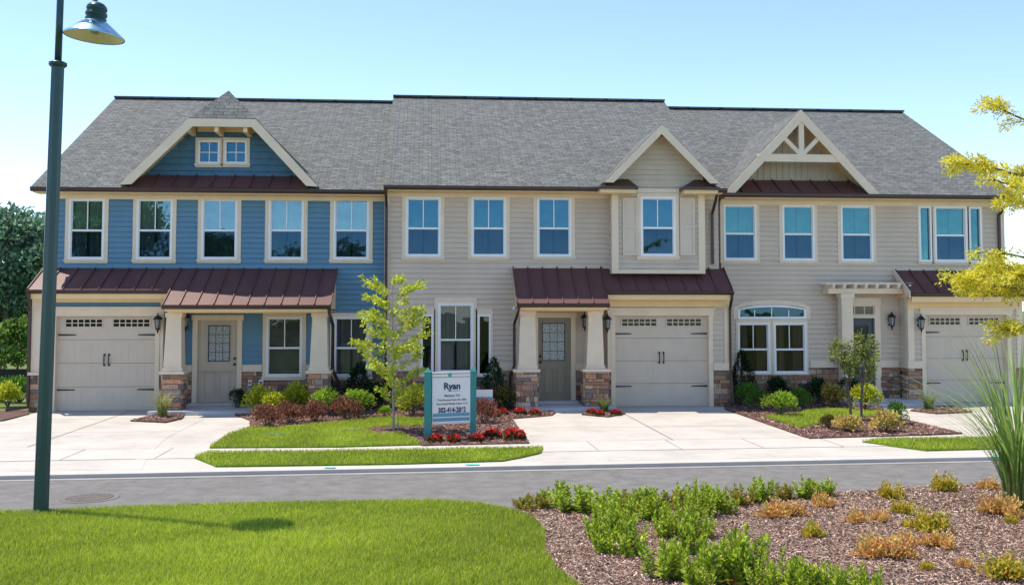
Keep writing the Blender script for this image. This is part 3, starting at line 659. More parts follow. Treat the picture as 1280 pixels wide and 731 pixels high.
for u in (243, 278, 313): x = PX(u, wy, 160); tb.box(x-.05, x+.05, yf+.03, wy, zc_-.34, zc_-.08); 
tb.build('gable_trim', M['soffit'], h1)
metal_roof(h1, [(lL.x+.28, lR.x-.28, E1Y-.02, E1Z+.025, wy, E1Z+.025+(wy-E1Y)*.54)], 'pent_roof', .5)
# porch
PE1, PZ1 = 24.63, PZ(381, 24.63, 300); GE1 = Q1-.38; GZ1 = PZ(362, GE1, 120); TZ1 = PZ(336, W1, 240)
slp = (TZ1-PZ1)/(W1-PE1); gx0, px0, px1 = PX(34, GE1, 362), PX(202.5, PE1), PX(414, PE1); GE1 = W1-(TZ1-GZ1)/slp
metal_roof(h1, [(gx0, px0-.002, GE1, GZ1, W1, TZ1), (px0, px1, PE1, PZ1, W1, TZ1+.004)])
b = MB(); b.box(gx0+.02, px0+.3, GE1, GE1+.03, GZ1-.22, GZ1-.10); b.box(gx0+.02, px0+.25, GE1+.031, Q1, GZ1-.17, GZ1-.14); b.box(g1l, g1r, Q1-.06, Q1-.001, GZ1-.30, GZ1-.171)
b.box(px0+.05, px1-.04, PE1+.02, PE1+.06, PZ1-.16, PZ1-.055); b.box(px0+.08, px1-.1, PE1+.20, PE1+.42, PZ1-.19, PZ1-.02)
b.box(px0+.06, px1-.06, PE1+.061, W1, PZ1-.16, PZ1-.14)
b.prism([(px1-.10, PE1+.1, PZ1-.1), (px1-.10, W1, PZ1-.1), (px1-.10, W1, TZ1-.08)], (.05, 0, 0)); b.prism([(px0+.05, PE1+.1, PZ1-.1), (px0+.05, W1, PZ1-.1), (px0+.05, W1, TZ1-.08)], (.05, 0, 0))
b.prism([(gx0+.04, GE1, GZ1-.12), (gx0+.04, W1, GZ1-.12), (gx0+.04, W1, TZ1-.06)], (.05, 0, 0))
b.build('porch_soffit', M['soffit'], h1)
gutter(h1, gx0, px0-.01, GE1, GZ1-.012, 'porch_gutter', .09); gutter(h1, px0, px1, PE1, PZ1-.012, 'porch_gutter', .09)
CY1 = 24.92
column(h1, (205, 228), (208, 226), 463.5, CY1, (203, 230), PZ1-.19, .10, 31); column(h1, (387.5, 410.5), (390.5, 408), 463.5, CY1, (385, 413), PZ1-.19, .10, 41)
b = MB(); b.box(PX(192, CY1), px1-.1, 24.55, W1-.1, 0, .10); b.box(dr1[0]-.15, dr1[1]+.15, W1-.3, W1+.08, .10, .138); b.build('porch_slab', M['slab'], h1)
lantern(h1, 199, 404, Q1); lantern(h1, 234, 402, W1)
downspout(h1, [(gx0+.06, GE1-.04, GZ1-.08), (gx0+.06, GE1-.02, GZ1-.2), (g1l-.06, Q1-.06, GZ1-.5), (g1l-.06, Q1-.06, .3), (g1l-.06, Q1-.06, .12), (g1l-.5, Q1-.25, .07)])
downspout(h1, [(px1-.05, PE1-.04, PZ1-.08), (px1-.04, PE1, PZ1-.2), (px1-.03, CY1+.55, PZ1-.5), (px1-.03, CY1+.55, zs1+.1), (px1+.12, CY1+.6, zs1-.25), (px1+.12, CY1+.6, .1)])
for u, w_ in ((313, .09), (327, .11)):
    x, z = P(u, 478, W1); b = MB(); b.box(x-w_/2, x+w_/2, W1-.10, W1-.03, z-w_*.75, z+w_*.75); b.box(x-w_*.3, x+w_*.3, W1-.115, W1-.1005, z-w_*.4, z+w_*.4, 1); b.build('outlet_box', [M['white'], M['grey_ink']], h1)

# ================================================================== townhouse two, beige middle
x2l_, x2r_ = PX(481.5, W2, 300), PX(898, W2, 300)
h2 = thing('townhouse', 'beige middle townhouse with steep gable over a projecting shuttered bay', 'townhouse', ((x2l_+x2r_)/2, W2, 0), 0, 'attached townhouses in the row')
E2Y, E2Z = W2-.45, PZ(233, W2-.45, 620); R2Y = W2+6.2; R2Z = PZ(124, R2Y, 650)
B2 = W2-.45                                            # bay front
up2 = [rect(a, 246.5, b, 321, W2) for a, b in ((507, 551), (589, 632.5), (671, 714))]
bay = rect(800.5, 246, 844, 320.5, B2)
ct2 = rect(547.5, 379, 591.5, 466, W2); sd2 = [rect(526, 393, 541.5, 469, W2), rect(597, 393, 613.5, 469, W2)]
dr2 = rect(672.5, 397, 713.5, 496, W2); dr2 = (dr2[0], dr2[1], .16, dr2[3]); zs2 = PZ(463, W2, 600)
wb = MB(); hs = [hole(r) for r in up2+[ct2]+sd2]+[hole(dr2, .02)]
siding(wb, x2l_, x2r_, zs2, E2Z-.02, W2, hs); shell(wb, x2l_, x2r_, W2, E2Z-.02, R2Y, R2Z, (True, True))
g2l, g2r = PX(760, Q2), PX(911, Q2); gd2 = rect(769, 394.5, 886, 508, Q2); gd2 = (gd2[0], gd2[1], .012, gd2[3]); gtop2 = PZ(366, Q2, 830)
siding(wb, g2l, g2r, zs2, gtop2+.1, Q2, [(gd2[0]-.03, gd2[1]+.03, 0, gd2[3]+.03)])
siding_side(wb, g2l, Q2, W2, 0, gtop2+.2, -1); siding_side(wb, g2r, Q2, W2+.6, 0, gtop2+.3, 1)
wb.face([(g2l, Q2+.9, 0), (g2r, Q2+.9, 0), (g2r, Q2+.9, 2.6), (g2l, Q2+.9, 2.6)], 1)
wb.build('wall', [M['beige'], M['interior']], h2)
stone_front(h2, x2l_, dr2[0]-.13, 0, zs2, W2-.002, [hole(ct2, .1)]+[hole(r, .08) for r in sd2], 51, depth=.09); stone_front(h2, dr2[1]+.13, g2l, 0, zs2, W2-.002, (), 52, depth=.09)
stone_front(h2, g2l-.02, gd2[0]-.11, 0, zs2, Q2-.003, (), 57, depth=.08); stone_front(h2, gd2[1]+.11, g2r+.03, 0, zs2, Q2-.003, (), 59, depth=.08)
tb = MB(); frieze(tb, x2l_, x2r_, W2, E2Z-.04, .20); tb.box(x2l_-.02, x2l_+.09, W2-.034, W2+.1, zs2, E2Z-.25)
for a, b in ((x2l_+.1, sd2[0][0]-.08), (sd2[1][1]+.08, dr2[0]-.13), (dr2[1]+.13, g2l)): tb.box(a, b, W2-.05, W2+.01, zs2+.002, zs2+.17)
tb.box(gd2[0]-.11, gd2[0], Q2-.035, Q2+.12, 0, gd2[3]); tb.box(gd2[1], gd2[1]+.11, Q2-.035, Q2+.12, 0, gd2[3]); tb.box(gd2[0]-.14, gd2[1]+.14, Q2-.04, Q2+.12, gd2[3], gd2[3]+.17)
tb.box(gd2[0]-.17, gd2[1]+.17, Q2-.075, Q2-.0405, gd2[3]+.14, gd2[3]+.195)
tb.box(g2r-.13, g2r+.02, Q2-.04, Q2+.15, zs2+.005, gtop2+.05); tb.box(g2l-.02, g2l+.06, Q2-.038, Q2+.1, zs2+.005, gtop2+.05)
tb.box(gd2[1]+.112, g2r+.05, Q2-.075, Q2+.05, zs2+.004, zs2+.19)
tb.box(dr2[0]-.12, dr2[0], W2-.04, W2+.1, .1, dr2[3]); tb.box(dr2[1], dr2[1]+.12, W2-.04, W2+.1, .1, dr2[3]); tb.box(dr2[0]-.15, dr2[1]+.15, W2-.045, W2+.1, dr2[3], dr2[3]+.13)
tb.build('trim', M['cream'], h2)
for r in up2: window(h2, r, W2, inside='curtain')
window(h2, ct2, W2, inside='curtain', up='g_clear', lo='g_clear', trim=(.10, .05, .14)); 
for r in sd2: window(h2, r, W2, rail=False, muntin=False, trim=(.05, .05, .14), inside=None, up='g_clear')
garage_door(h2, gd2, Q2+.10); front_door(h2, dr2, W2+.05, M['door2'], 'frost', (.14, .82, .48, .93), -1)
rx0, rx1 = x2l_-.03, x2r_+.05
rb = MB()
roof_slab(rb, [(rx0, E2Y, E2Z), (rx1, E2Y, E2Z), (rx1, R2Y, R2Z), (rx0, R2Y, R2Z)], 1, .09)
roof_slab(rb, [(rx1, 2*R2Y-E2Y, E2Z), (rx0, 2*R2Y-E2Y, E2Z), (rx0, R2Y+.001, R2Z), (rx1, R2Y+.001, R2Z)], 1, .09)
rb.bar((rx0, R2Y, R2Z+.02), (rx1, R2Y, R2Z+.02), .26, .05, (0, 0, 1), 0)
rb.build('roof', [M['roof'], M['soffit']], h2)
sf = MB(); sf.box(x2l_, x2r_, E2Y+.01, W2-.001, E2Z-.13, E2Z-.10); sf.build('soffit', M['soffit'], h2)
gutter(h2, rx0, PX(752, E2Y-.1), E2Y, E2Z); gutter(h2, PX(893, E2Y), rx1+.05, E2Y, E2Z)
# projecting bay and gable
yf = B2-.40; bl, br = PX(765.5, B2, 300), PX(880, B2, 300); bz0 = PZ(342, B2, 822)
lL, pk, lR = A(755, 228, yf), A(824.5, 155, yf), A(899, 228, yf); zl_ = (lL.z+lR.z)/2; lL.z = lR.z = zl_; pk.x = (lL.x+lR.x)/2; sl_ = (pk.z-zl_)/(pk.x-lL.x)
bb = MB(); zsp = zl_-.02
siding(bb, bl, br, bz0, zsp, B2, [hole(bay)], .13, .03)
siding(bb, 0, 0, zsp, pk.z-.25, B2, (), .13, .03, lambda z: max(bl, lL.x+.1+(z-zl_)/sl_), lambda z: min(br, lR.x-.1-(z-zl_)/sl_))
siding_side(bb, bl, B2, W2, bz0, zsp+.1, -1); siding_side(bb, br, B2, W2, bz0, zsp+.1, 1); bb.face([(bl, B2, bz0), (br, B2, bz0), (br, W2, bz0), (bl, W2, bz0)])
bb.face([(bl, B2+.44, bz0), (br, B2+.44, bz0), (br, B2+.44, zsp), (bl, B2+.44, zsp)], 1)
bo = bb.build('bay', [M['sage'], M['interior']], h2)
tb = MB(); tb.box(bl-.02, bl+.15, B2-.035, B2+.1, bz0, zsp-.15); tb.box(br-.15, br+.02, B2-.035, B2+.1, bz0, zsp-.15); tb.box(bl+.15, br-.15, B2-.036, B2+.05, bz0, bz0+.10)
tb.box(bay[0]-.1, bay[1]+.1, B2-.05, B2-.001, bay[3]+.095, bay[3]+.2)
tb.build('bay_trim', M['cream'], bo)
window(h2, bay, B2, inside='curtain')
for a, b in ((778, 797), (849.5, 868)):
    s0, s1, z0, z1 = rect(a, 247.5, b, 319.5, B2); q = MB(); ring(q, s0, s1, z0, z1, .06, B2-.06, B2-.021); zz = (z0+z1)/2; q.box(s0+.06, s1-.06, B2-.06, B2-.021, zz-.04, zz+.04)
    q.box(s0+.06, s1-.06, B2-.04, B2-.02, z0+.06, zz-.04); q.box(s0+.06, s1-.06, B2-.04, B2-.02, zz+.04, z1-.06); q.build('shutter', M['shutter'], h2)
yb_ = E2Y+(pk.z-E2Z)/((R2Z-E2Z)/(R2Y-E2Y))+.3
db = MB(); roof_poly(db, [lL, pk, (pk.x, yb_, pk.z), (lL.x, yb_, zl_)]); roof_poly(db, [lR, (lR.x, yb_, zl_), (pk.x, yb_, pk.z), pk]); go = db.build('gable_roof', [M['roof'], M['soffit']], h2)
def gable_rakes(go, lL, pk, lR, sl_, w_, y):
    for q in (lL, lR):
        b = MB(); s_ = 1 if q is lL else -1; hyp = w_*math.sqrt(1+sl_**2)
        b.prism([(q.x, y, q.z-.02), (pk.x, y, pk.z-.02), (pk.x, y, pk.z-.02-hyp), (q.x+s_*hyp/sl_, y, q.z-.02)], (0, .05, 0)); b.build('rake_board', M['cream'], go)
gable_rakes(go, lL, pk, lR, sl_, .17, yf-.045)
for a, b_, c in ((749, 797, 781), (854, 899, 872)):       # cornice returns
    xa, xb = PX(a, yf, 230), PX(b_, yf, 230); z0 = PZ(233.5, yf, 820); q = MB()
    xp = PX(c, B2, 225); zt = z0+.24
    q.add([(xa, yf-.03, z0), (xb, yf-.03, z0), (xb, B2-.02, z0), (xa, B2-.02, z0), (xp-.08, B2-.02, zt), (xp+.08, B2-.02, zt)], [(0, 1, 5, 4), (1, 2, 5), (3, 0, 4), (2, 3, 4, 5)], 0)
    q.box(xa-.01, xb+.01, yf-.06, B2-.02, z0-.07, z0-.001, 0); q.box(xa+.03, xb-.03, yf, B2-.02, z0-.16, z0-.071, 1)
    q.build('cornice_return', [M['brown'], M['soffit']], h2)
# porch
PE2, PZ2 = 24.85, PZ(379, 24.85, 720); GE2 = Q2-.40; GZ2 = PZ(363.5, GE2, 830); TZ2 = PZ(334.5, W2, 760); slp = (TZ2-PZ2)/(W2-PE2); GE2 = W2-(TZ2-GZ2)/slp
px0, px1, gx1 = PX(646, PE2), PX(762, PE2), PX(917, GE2)
metal_roof(h2, [(px1+.002, gx1, GE2, GZ2, W2, TZ2), (px0, px1, PE2, PZ2, W2, TZ2+.004)])
b = MB(); b.box(px1-.3, gx1-.02, GE2, GE2+.03, GZ2-.22, GZ2-.10); b.box(px1-.25, gx1-.02, GE2+.031, Q2, GZ2-.17, GZ2-.14); b.box(g2l, g2r, Q2-.06, Q2-.001, GZ2-.40, GZ2-.171)
b.box(px0+.05, px1-.05, PE2+.02, PE2+.06, PZ2-.16, PZ2-.055); b.box(px0+.08, px1-.1, PE2+.18, PE2+.40, PZ2-.19, PZ2-.02); b.box(px0+.06, px1-.06, PE2+.061, W2, PZ2-.16, PZ2-.14)
for x in (px0+.05, px1-.10): b.prism([(x, PE2+.1, PZ2-.1), (x, W2, PZ2-.1), (x, W2, TZ2-.08)], (.05, 0, 0))
b.prism([(gx1-.08, GE2, GZ2-.12), (gx1-.08, W2, GZ2-.12), (gx1-.08, W2, TZ2-.06)], (.05, 0, 0))
b.build('porch_soffit', M['soffit'], h2)
gutter(h2, px0, px1, PE2, PZ2-.012, 'porch_gutter', .09); gutter(h2, px1+.01, gx1, GE2, GZ2-.012, 'porch_gutter', .09)
CY2 = 25.1
column(h2, (648, 671), (651, 669), 463, CY2, (643, 673), PZ2-.19, .10, 61); column(h2, (733, 755), (736.5, 753), 463, CY2, (729, 760.5), PZ2-.19, .10, 71)
b = MB(); b.box(px0+.05, g2l+.02, 24.6, W2-.1, 0, .10); b.box(dr2[0]-.15, dr2[1]+.15, W2-.35, W2+.08, .10, .158); b.build('porch_slab', M['slab'], h2)
lantern(h2, 730, 402, W2); lantern(h2, 758, 404, Q2)
xx = PX(482.5, W2); downspout(h2, [(xx, E2Y-.04, E2Z-.1), (xx, E2Y, E2Z-.2), (xx, W2-.07, E2Z-.5), (xx, W2-.07, .3), (xx, W2-.2, .1)])
xx = PX(897, E2Y); x3 = PX(890.5, W2); downspout(h2, [(xx, E2Y-.04, E2Z-.1), (xx, E2Y-.02, E2Z-.2), (x3, W2-.07, E2Z-.62), (x3, W2-.07, TZ2+.1)])
x3 = PX(911.5, Q2); downspout(h2, [(gx1-.05, GE2-.04, GZ2-.08), (gx1-.05, GE2-.02, GZ2-.18), (x3, Q2-.06, GZ2-.45), (x3, Q2-.06, zs2+.05), (x3+.04, Q2-.1, .08)])
x3 = PX(642, CY2); downspout(h2, [(px0+.05, PE2-.04, PZ2-.08), (px0+.04, PE2, PZ2-.2), (px0+.0, CY2+.45, PZ2-.5), (px0+.0, CY2+.45, zs2+.15), (px0-.1, CY2+.5, zs2-.1), (px0-.1, CY2+.5, .1)])
x, z = P(644, 386, W2); b = MB(); b.box(x-.05, x+.05, W2-.06, W2-.022, z-.06, z+.06); b.tube([(x-.03, W2-.06, z), (x-.05, W2-.14, z+.02)], [.03, .045], 8); b.tube([(x+.03, W2-.06, z), (x+.05, W2-.14, z+.02)], [.03, .045], 8); b.build('security_light', M['white'], h2)

# ================================================================== townhouse three, beige right end
x3l, x3r = PX(898.3, W3, 300)+.06, PX(1254, W3, 300)
h3 = thing('townhouse', 'beige end townhouse with trussed gable, arched window and small portico', 'townhouse', ((x3l+x3r)/2, W3, 0), 0, 'attached townhouses in the row')
E3Y, E3Z = W3-.45, PZ(243, W3-.45, 1080); R3Y = W3+6.2; R3Z = PZ(138, R3Y, 980)
up3 = [rect(a, 255.5+(a-905)*.008, b, 325.5+(a-905)*.008, W3) for a, b in ((904, 945), (977.5, 1017.5), (1050.5, 1090.5), (1167.5, 1208))]
sd3 = [rect(1148, 258, 1164, 327, W3), rect(1210.5, 259, 1226.5, 328, W3)]
lo3 = [rect(922, 403, 962, 467, W3), rect(967, 403, 1007.5, 467, W3)]; arch = rect(922, 381, 1007, 398.5, W3)
dr3 = rect(1066.5, 397.5, 1093.5, 490, W3); xa_, xb_ = dr3[0], dr3[1]; dr3 = (xb_-.80, xb_, .16, dr3[3]); tr3 = (dr3[0], dr3[1], *rect(1066, 381.5, 1093, 394, W3)[2:])
zs3 = PZ(459.5, W3, 1000); archh = (arch[0], arch[1], arch[2], arch[3]-.02)
wb = MB(); hs = [hole(r) for r in up3+sd3+lo3]+[hole(dr3, .02), hole(tr3), archh]
siding(wb, x3l, x3r, zs3, E3Z-.02, W3, hs); shell(wb, x3l, x3r, W3, E3Z-.02, R3Y, R3Z, (True, True))
g3l, g3r = PX(1134.5, Q3), PX(1276, Q3); gd3 = rect(1157, 393.5, 1259, 502, Q3); gd3 = (gd3[0], gd3[1], .012, gd3[3]); gtop3 = PZ(370, Q3, 1200)
siding(wb, g3l, g3r, zs3, gtop3+.1, Q3, [(gd3[0]-.03, gd3[1]+.03, 0, gd3[3]+.03)]); siding_side(wb, g3l, Q3, W3, zs3, gtop3+.2, -1); siding_side(wb, g3r, Q3, W3+.6, 0, gtop3+.3, 1)
wb.face([(g3l, Q3+.9, 0), (g3r, Q3+.9, 0), (g3r, Q3+.9, 2.6), (g3l, Q3+.9, 2.6)], 1)
wb.build('wall', [M['beige_b'], M['interior']], h3)
stone_front(h3, x3l, dr3[0]-.13, 0, zs3, W3-.002, [hole(r, .08) for r in lo3], 81, depth=.09); stone_front(h3, dr3[1]+.13, g3l, 0, zs3, W3-.002, (), 82, depth=.09)
stone_front(h3, g3l-.03, gd3[0]-.11, 0, zs3, Q3-.003, (), 87, depth=.3); stone_front(h3, gd3[1]+.11, g3r+.03, 0, zs3, Q3-.003, (), 89, depth=.08)
tb = MB(); frieze(tb, x3l, x3r+.02, W3, E3Z-.04, .22); tb.box(x3r-.10, x3r+.025, W3-.036, W3+.1, zs3, E3Z-.26)
for a, b in ((x3l, lo3[0][0]-.1), (lo3[1][1]+.1, dr3[0]-.13), (dr3[1]+.13, g3l-.05)): tb.box(a, b, W3-.05, W3+.01, zs3+.002, zs3+.19)
tb.box(gd3[0]-.11, gd3[0], Q3-.035, Q3+.12, 0, gd3[3]); tb.box(gd3[1], gd3[1]+.13, Q3-.035, Q3+.12, 0, gd3[3]); tb.box(gd3[0]-.14, gd3[1]+.16, Q3-.04, Q3+.12, gd3[3], gd3[3]+.17)
tb.box(gd3[0]-.17, gd3[1]+.19, Q3-.075, Q3-.0405, gd3[3]+.14, gd3[3]+.195)
tb.box(g3l-.02, g3l+.15, Q3-.04, Q3+.12, zs3+.005, gtop3+.05); tb.box(g3r-.15, g3r+.02, Q3-.04, Q3+.12, zs3+.005, gtop3+.05); tb.box(g3l-.05, gd3[0]-.115, Q3-.075, Q3+.1, zs3+.004, zs3+.19)
tb.box(dr3[0]-.12, dr3[0], W3-.04, W3+.1, .1, tr3[3]); tb.box(dr3[1], dr3[1]+.16, W3-.04, W3+.1, .1, tr3[3]); tb.box(dr3[0]-.14, dr3[1]+.18, W3-.045, W3+.1, tr3[3], tr3[3]+.20); tb.box(dr3[0], dr3[1], W3-.04, W3+.1, dr3[3], tr3[2])
tb.box(lo3[0][0]-.12, lo3[1][1]+.12, W3-.04, W3+.02, lo3[0][3]+.092, arch[2]-.005)
tb.build('trim', M['cream'], h3)
for r in up3: window(h3, r, W3, muntin=False, inside='curtain', up='g_teal', trim=(.085, .08, .085))
for r in sd3: window(h3, r, W3, rail=False, muntin=False, inside='curtain', trim=(.03, .08, .085), up='g_teal')
for r in lo3: window(h3, r, W3, inside='drape', up='g_clear', lo='g_clear', trim=(.05, .03, .09))
garage_door(h3, gd3, Q3+.10); front_door(h3, dr3, W3+.05, M['door3'], 'g_black', (.2, .8, .45, .9), 1)
# arched transom over the pair of windows
def arc_pts(x0, x1, z0, zr, n=18):                    # flat ellipse top from (x0,z0) to (x1,z0) rising to zr
    xm, a = (x0+x1)/2, (x1-x0)/2; return [(xm-a*math.cos(math.pi*(.15+.70*k/n))/math.cos(math.pi*.15), z0+(zr-z0)*(math.sin(math.pi*(.15+.7*k/n))-math.sin(math.pi*.15))/(1-math.sin(math.pi*.15))) for k in range(n+1)]
def arch_ring(m_, x0, x1, zb, zs_, zt, w_, y0, y1, wb_=None):
    o_ = [(x0, zb)]+arc_pts(x0, x1, zs_, zt)+[(x1, zb)]; wb_ = w_ if wb_ is None else wb_
    i_ = [(x0+w_, zb+wb_)]+arc_pts(x0+w_, x1-w_, zs_-w_*.3, zt-w_)+[(x1-w_, zb+wb_)]; n = len(o_); b = MB()
    segs = list(range(n-1))+([n-1] if wb_ > 0 else [])
    for k in segs:
        j = (k+1) % n; b.prism([(o_[k][0], y0, o_[k][1]), (o_[j][0], y0, o_[j][1]), (i_[j][0], y0, i_[j][1]), (i_[k][0], y0, i_[k][1])], (0, y1-y0, 0))
    return b, i_
ax0, ax1, az0, azt = arch; b, _ = arch_ring(None, ax0-.12, ax1+.12, az0-.02, arch[3]-.06, PZ(374.5, W3, 964), .125, W3-.035, W3-.001, 0)
ao = b.build('arch_window', M['cream'], h3)
b, ii = arch_ring(None, ax0, ax1, az0, PZ(386.5, W3, 925), azt, .06, W3-.045, W3+.06)
for k in (1, 2, 3): xx = ax0+(ax1-ax0)*k/4; b.box(xx-.012, xx+.012, W3+.0, W3+.02, az0+.05, azt-.05-(.09 if k != 2 else 0))
b.build('frame', M['white'], ao); b = MB(); b.face([(x, W3+.012, z) for x, z in ii]); b.build('pane', M['g_dk'], ao)
b = MB(); ring(b, tr3[0], tr3[1], tr3[2], tr3[3], .03, W3+.0, W3+.06); 
for k in (1, 2): xx = tr3[0]+(tr3[1]-tr3[0])*k/3; b.box(xx-.012, xx+.012, W3+.01, W3+.05, tr3[2]+.03, tr3[3]-.03)
to = b.build('transom', M['cream'], h3); b = MB(); b.face([(tr3[0], W3+.03, tr3[2]), (tr3[1], W3+.03, tr3[2]), (tr3[1], W3+.03, tr3[3]), (tr3[0], W3+.03, tr3[3])]); b.build('pane', M['g_black'], to)
rx0, rx1 = 7.42, 15.89
rb = MB()
roof_slab(rb, [(rx0, E3Y, E3Z), (rx1, E3Y, E3Z), (rx1, R3Y, R3Z), (rx0, R3Y, R3Z)], 1, .09)
roof_slab(rb, [(rx1, 2*R3Y-E3Y, E3Z), (rx0, 2*R3Y-E3Y, E3Z), (rx0, R3Y+.001, R3Z), (rx1, R3Y+.001, R3Z)], 1, .09)
rb.bar((rx0, R3Y, R3Z+.02), (rx1, R3Y, R3Z+.02), .26, .05, (0, 0, 1), 0)
rb.build('roof', [M['roof'], M['soffit']], h3)
sf = MB(); sf.box(x3l, x3r+.3, E3Y+.01, W3-.001, E3Z-.13, E3Z-.10); sf.build('soffit', M['soffit'], h3)
gutter(h3, rx0+.02, rx1, E3Y, E3Z)
yf = E3Y-.03; lL, pk, lR = A(905, 241, yf), A(998, 137, yf), A(1099, 241.5, yf); zl_ = (lL.z+lR.z)/2; lL.z = lR.z = zl_; pk.x = (lL.x+lR.x)/2; sl_ = (pk.z-zl_)/(pk.x-lL.x)
yb_ = min(R3Y, E3Y+(pk.z-E3Z)/((R3Z-E3Z)/(R3Y-E3Y))+.3)
db = MB(); roof_poly(db, [lL, pk, (pk.x, yb_, pk.z), (lL.x, yb_, zl_)]); roof_poly(db, [lR, (lR.x, yb_, zl_), (pk.x, yb_, pk.z), pk]); go = db.build('gable_roof', [M['roof'], M['soffit']], h3)
gable_rakes(go, lL, pk, lR, sl_, .21, yf-.045)
wy = W3+.35; gb = MB(); zg0 = E3Z+.2; gx = lambda z: (z-zl_)/sl_
gb.face([(lL.x+gx(zg0), wy, zg0), (lR.x-gx(zg0), wy, zg0), (pk.x, wy, pk.z-.05)])
x = lL.x+.5
while x < lR.x-.4:
    zt = min((x-lL.x), (lR.x-x))*sl_+zl_-.12
    if zt > zg0+.1: gb.box(x-.016, x+.016, wy-.022, wy-.0005, zg0, zt)
    x += .175
gb.build('gable_wall', M['sage'], h3)
tb = MB(); ty = yf+.03; zt = PZ(198, ty, 998); hw = (pk.z-zt)/sl_-.05
tb.box(pk.x-hw, pk.x+hw, ty-.05, ty+.05, zt-.10, zt+.10)
tb.box(pk.x-.07, pk.x+.07, ty-.048, ty+.048, zt+.10, pk.z-.15)
for s_ in (-1, 1):
    a0 = Vector((pk.x+s_*.03, ty, zt+.10)); k_ = (pk.z-.30-a0.z)/(1+sl_)-.02; tb.bar(a0, a0+Vector((s_*k_, 0, k_)), .11, .09, (0, -1, 0))
tb.build('truss', M['cream'], h3)
metal_roof(h3, [(lL.x+.50, lR.x-.50, E3Y-.02, E3Z+.025, wy, E3Z+.025+(wy-E3Y)*.54)], 'pent_roof', .5)
# garage roof and portico
GE3, GZ3 = Q3-.42, PZ(366, Q3-.42, 1200); TZ3 = PZ(338, W3, 1180); gx0, gx1 = PX(1139, GE3, 366), PX(1282, GE3, 366)
metal_roof(h3, [(gx0, gx1, GE3, GZ3, W3, TZ3)])
b = MB(); b.box(gx0+.02, gx1-.02, GE3, GE3+.03, GZ3-.24, GZ3-.10); b.box(gx0+.02, gx1-.02, GE3+.031, Q3, GZ3-.17, GZ3-.14); b.box(g3l, g3r, Q3-.06, Q3-.001, GZ3-.42, GZ3-.171)
for x in (gx0+.03, gx1-.08): b.prism([(x, GE3, GZ3-.12), (x, W3, GZ3-.12), (x, W3, TZ3-.06)], (.05, 0, 0))
b.build('porch_soffit', M['soffit'], h3); gutter(h3, gx0, gx1, GE3, GZ3-.012, 'porch_gutter', .09)
b = MB(); b.prism([(gx0-.01, GE3, GZ3-.14), (gx0-.01, W3, TZ3-.14), (gx0-.01, W3, TZ3+.03), (gx0-.01, GE3, GZ3+.03)], (-.04, 0, 0)); b.build('fascia', M['cream'], h3)
py0 = W3-.45; pl, pr_ = PX(1036, py0), PX(1137, py0); bz = PZ(367, py0, 1090)
b = MB(); b.box(pl, pr_, py0, py0+.12, bz, bz+.14); b.box(pl, pr_, W3-.09, W3-.04, bz, bz+.14)
n = 8
for k in range(n): xx = pl+.07+(pr_-pl-.14)*k/(n-1); b.prism([(xx-.035, py0-.20, bz+.20), (xx-.035, py0-.17, bz+.141), (xx-.035, W3-.04, bz+.141), (xx-.035, W3-.04, bz+.24), (xx-.035, py0-.20, bz+.24)], (.07, 0, 0))
for yy in (py0-.08, py0+.18): b.box(pl-.10, pr_+.06, yy, yy+.06, bz+.241, bz+.29)
po = b.build('portico', M['cream'], h3)
c0, c1 = PX(1052, py0), PX(1066, py0); b = MB(); b.box(c0, c1, py0-.02, py0+.26, .10, bz-.001); b.box(c0-.03, c1+.03, py0-.05, py0+.29, bz-.12, bz-.001); b.box(c0-.03, c1+.03, py0-.05, py0+.29, .10, .25); b.build('post', M['cream'], po)
b = MB(); b.box(c0-.2, gd3[0]-.1, 25.0, W3-.1, 0, .10); b.box(dr3[0]-.1, dr3[1]+.1, W3-.3, W3+.08, .1, .158); b.build('porch_slab', M['slab'], h3)
lantern(h3, 1112, 401, W3); lantern(h3, 1148.5, 404, Q3)
xx = PX(1253, W3-.1); downspout(h3, [(xx, E3Y-.04, E3Z-.1), (xx, E3Y, E3Z-.2), (xx-.02, W3-.07, E3Z-.5), (xx-.02, W3-.07, TZ3-.2)])

# ================================================================== street lamp
lx, ly = G(51, 640, FZ)
lamp = thing('street_lamp', 'dark teal street lamp with a bell shaped shade on the lawn edge', 'street lamp', (lx, ly, FZ))
def lean(z): return Vector((lx+(z-FZ)*LEAN, ly, z))
LEAN = (PX(72, ly, 90)-lx)/(PZ(90, ly, 72)-FZ)
zc = PZ(84, ly, 72); zt = PZ(-42, ly, 78)
b = MB(); b.tube([lean(FZ-.05), lean(FZ+1.2), lean(zc)], [.090, .086, .077], 8); b.build('pole', M['teal'], lamp)
b = MB(); b.tube([lean(zc), lean(zc+.02), lean(zc+.05), lean(zc+.07)], [.085, .105, .105, .06], 20); b.build('collar', M['teal'], lamp, True)
b = MB(); b.tube([lean(FZ-.03), lean(FZ+.012), lean(FZ+.03)], [.16, .16, .10], 16); b.build('base_plate', M['teal'], lamp)
sx, sz = P(117, 46, ly+.0); sxt = Vector((sx, ly+.02, 0)); zr = sz
b = MB(); top = lean(zt); pts = [lean(zc+.05), lean((zc+zt)/2), top, top+Vector((.03, 0, .14)), top+Vector((.12, .005, .25)), top+Vector((.25, .01, .27)), Vector((sx-.06, ly+.02, zt+.20)), Vector((sx, ly+.02, zt+.05)), Vector((sx, ly+.02, zr+.45))]
b.tube(pts, [.041]*3+[.036]*6, 12); b.build('arm', M['teal'], lamp, True)
hw = (PX(154.5, ly, 46)-PX(80, ly, 46))/2; k = hw/.37
TL = Matrix.Translation((sx, ly+.02, zr)) @ Matrix.Rotation(R(4), 4, 'Y')
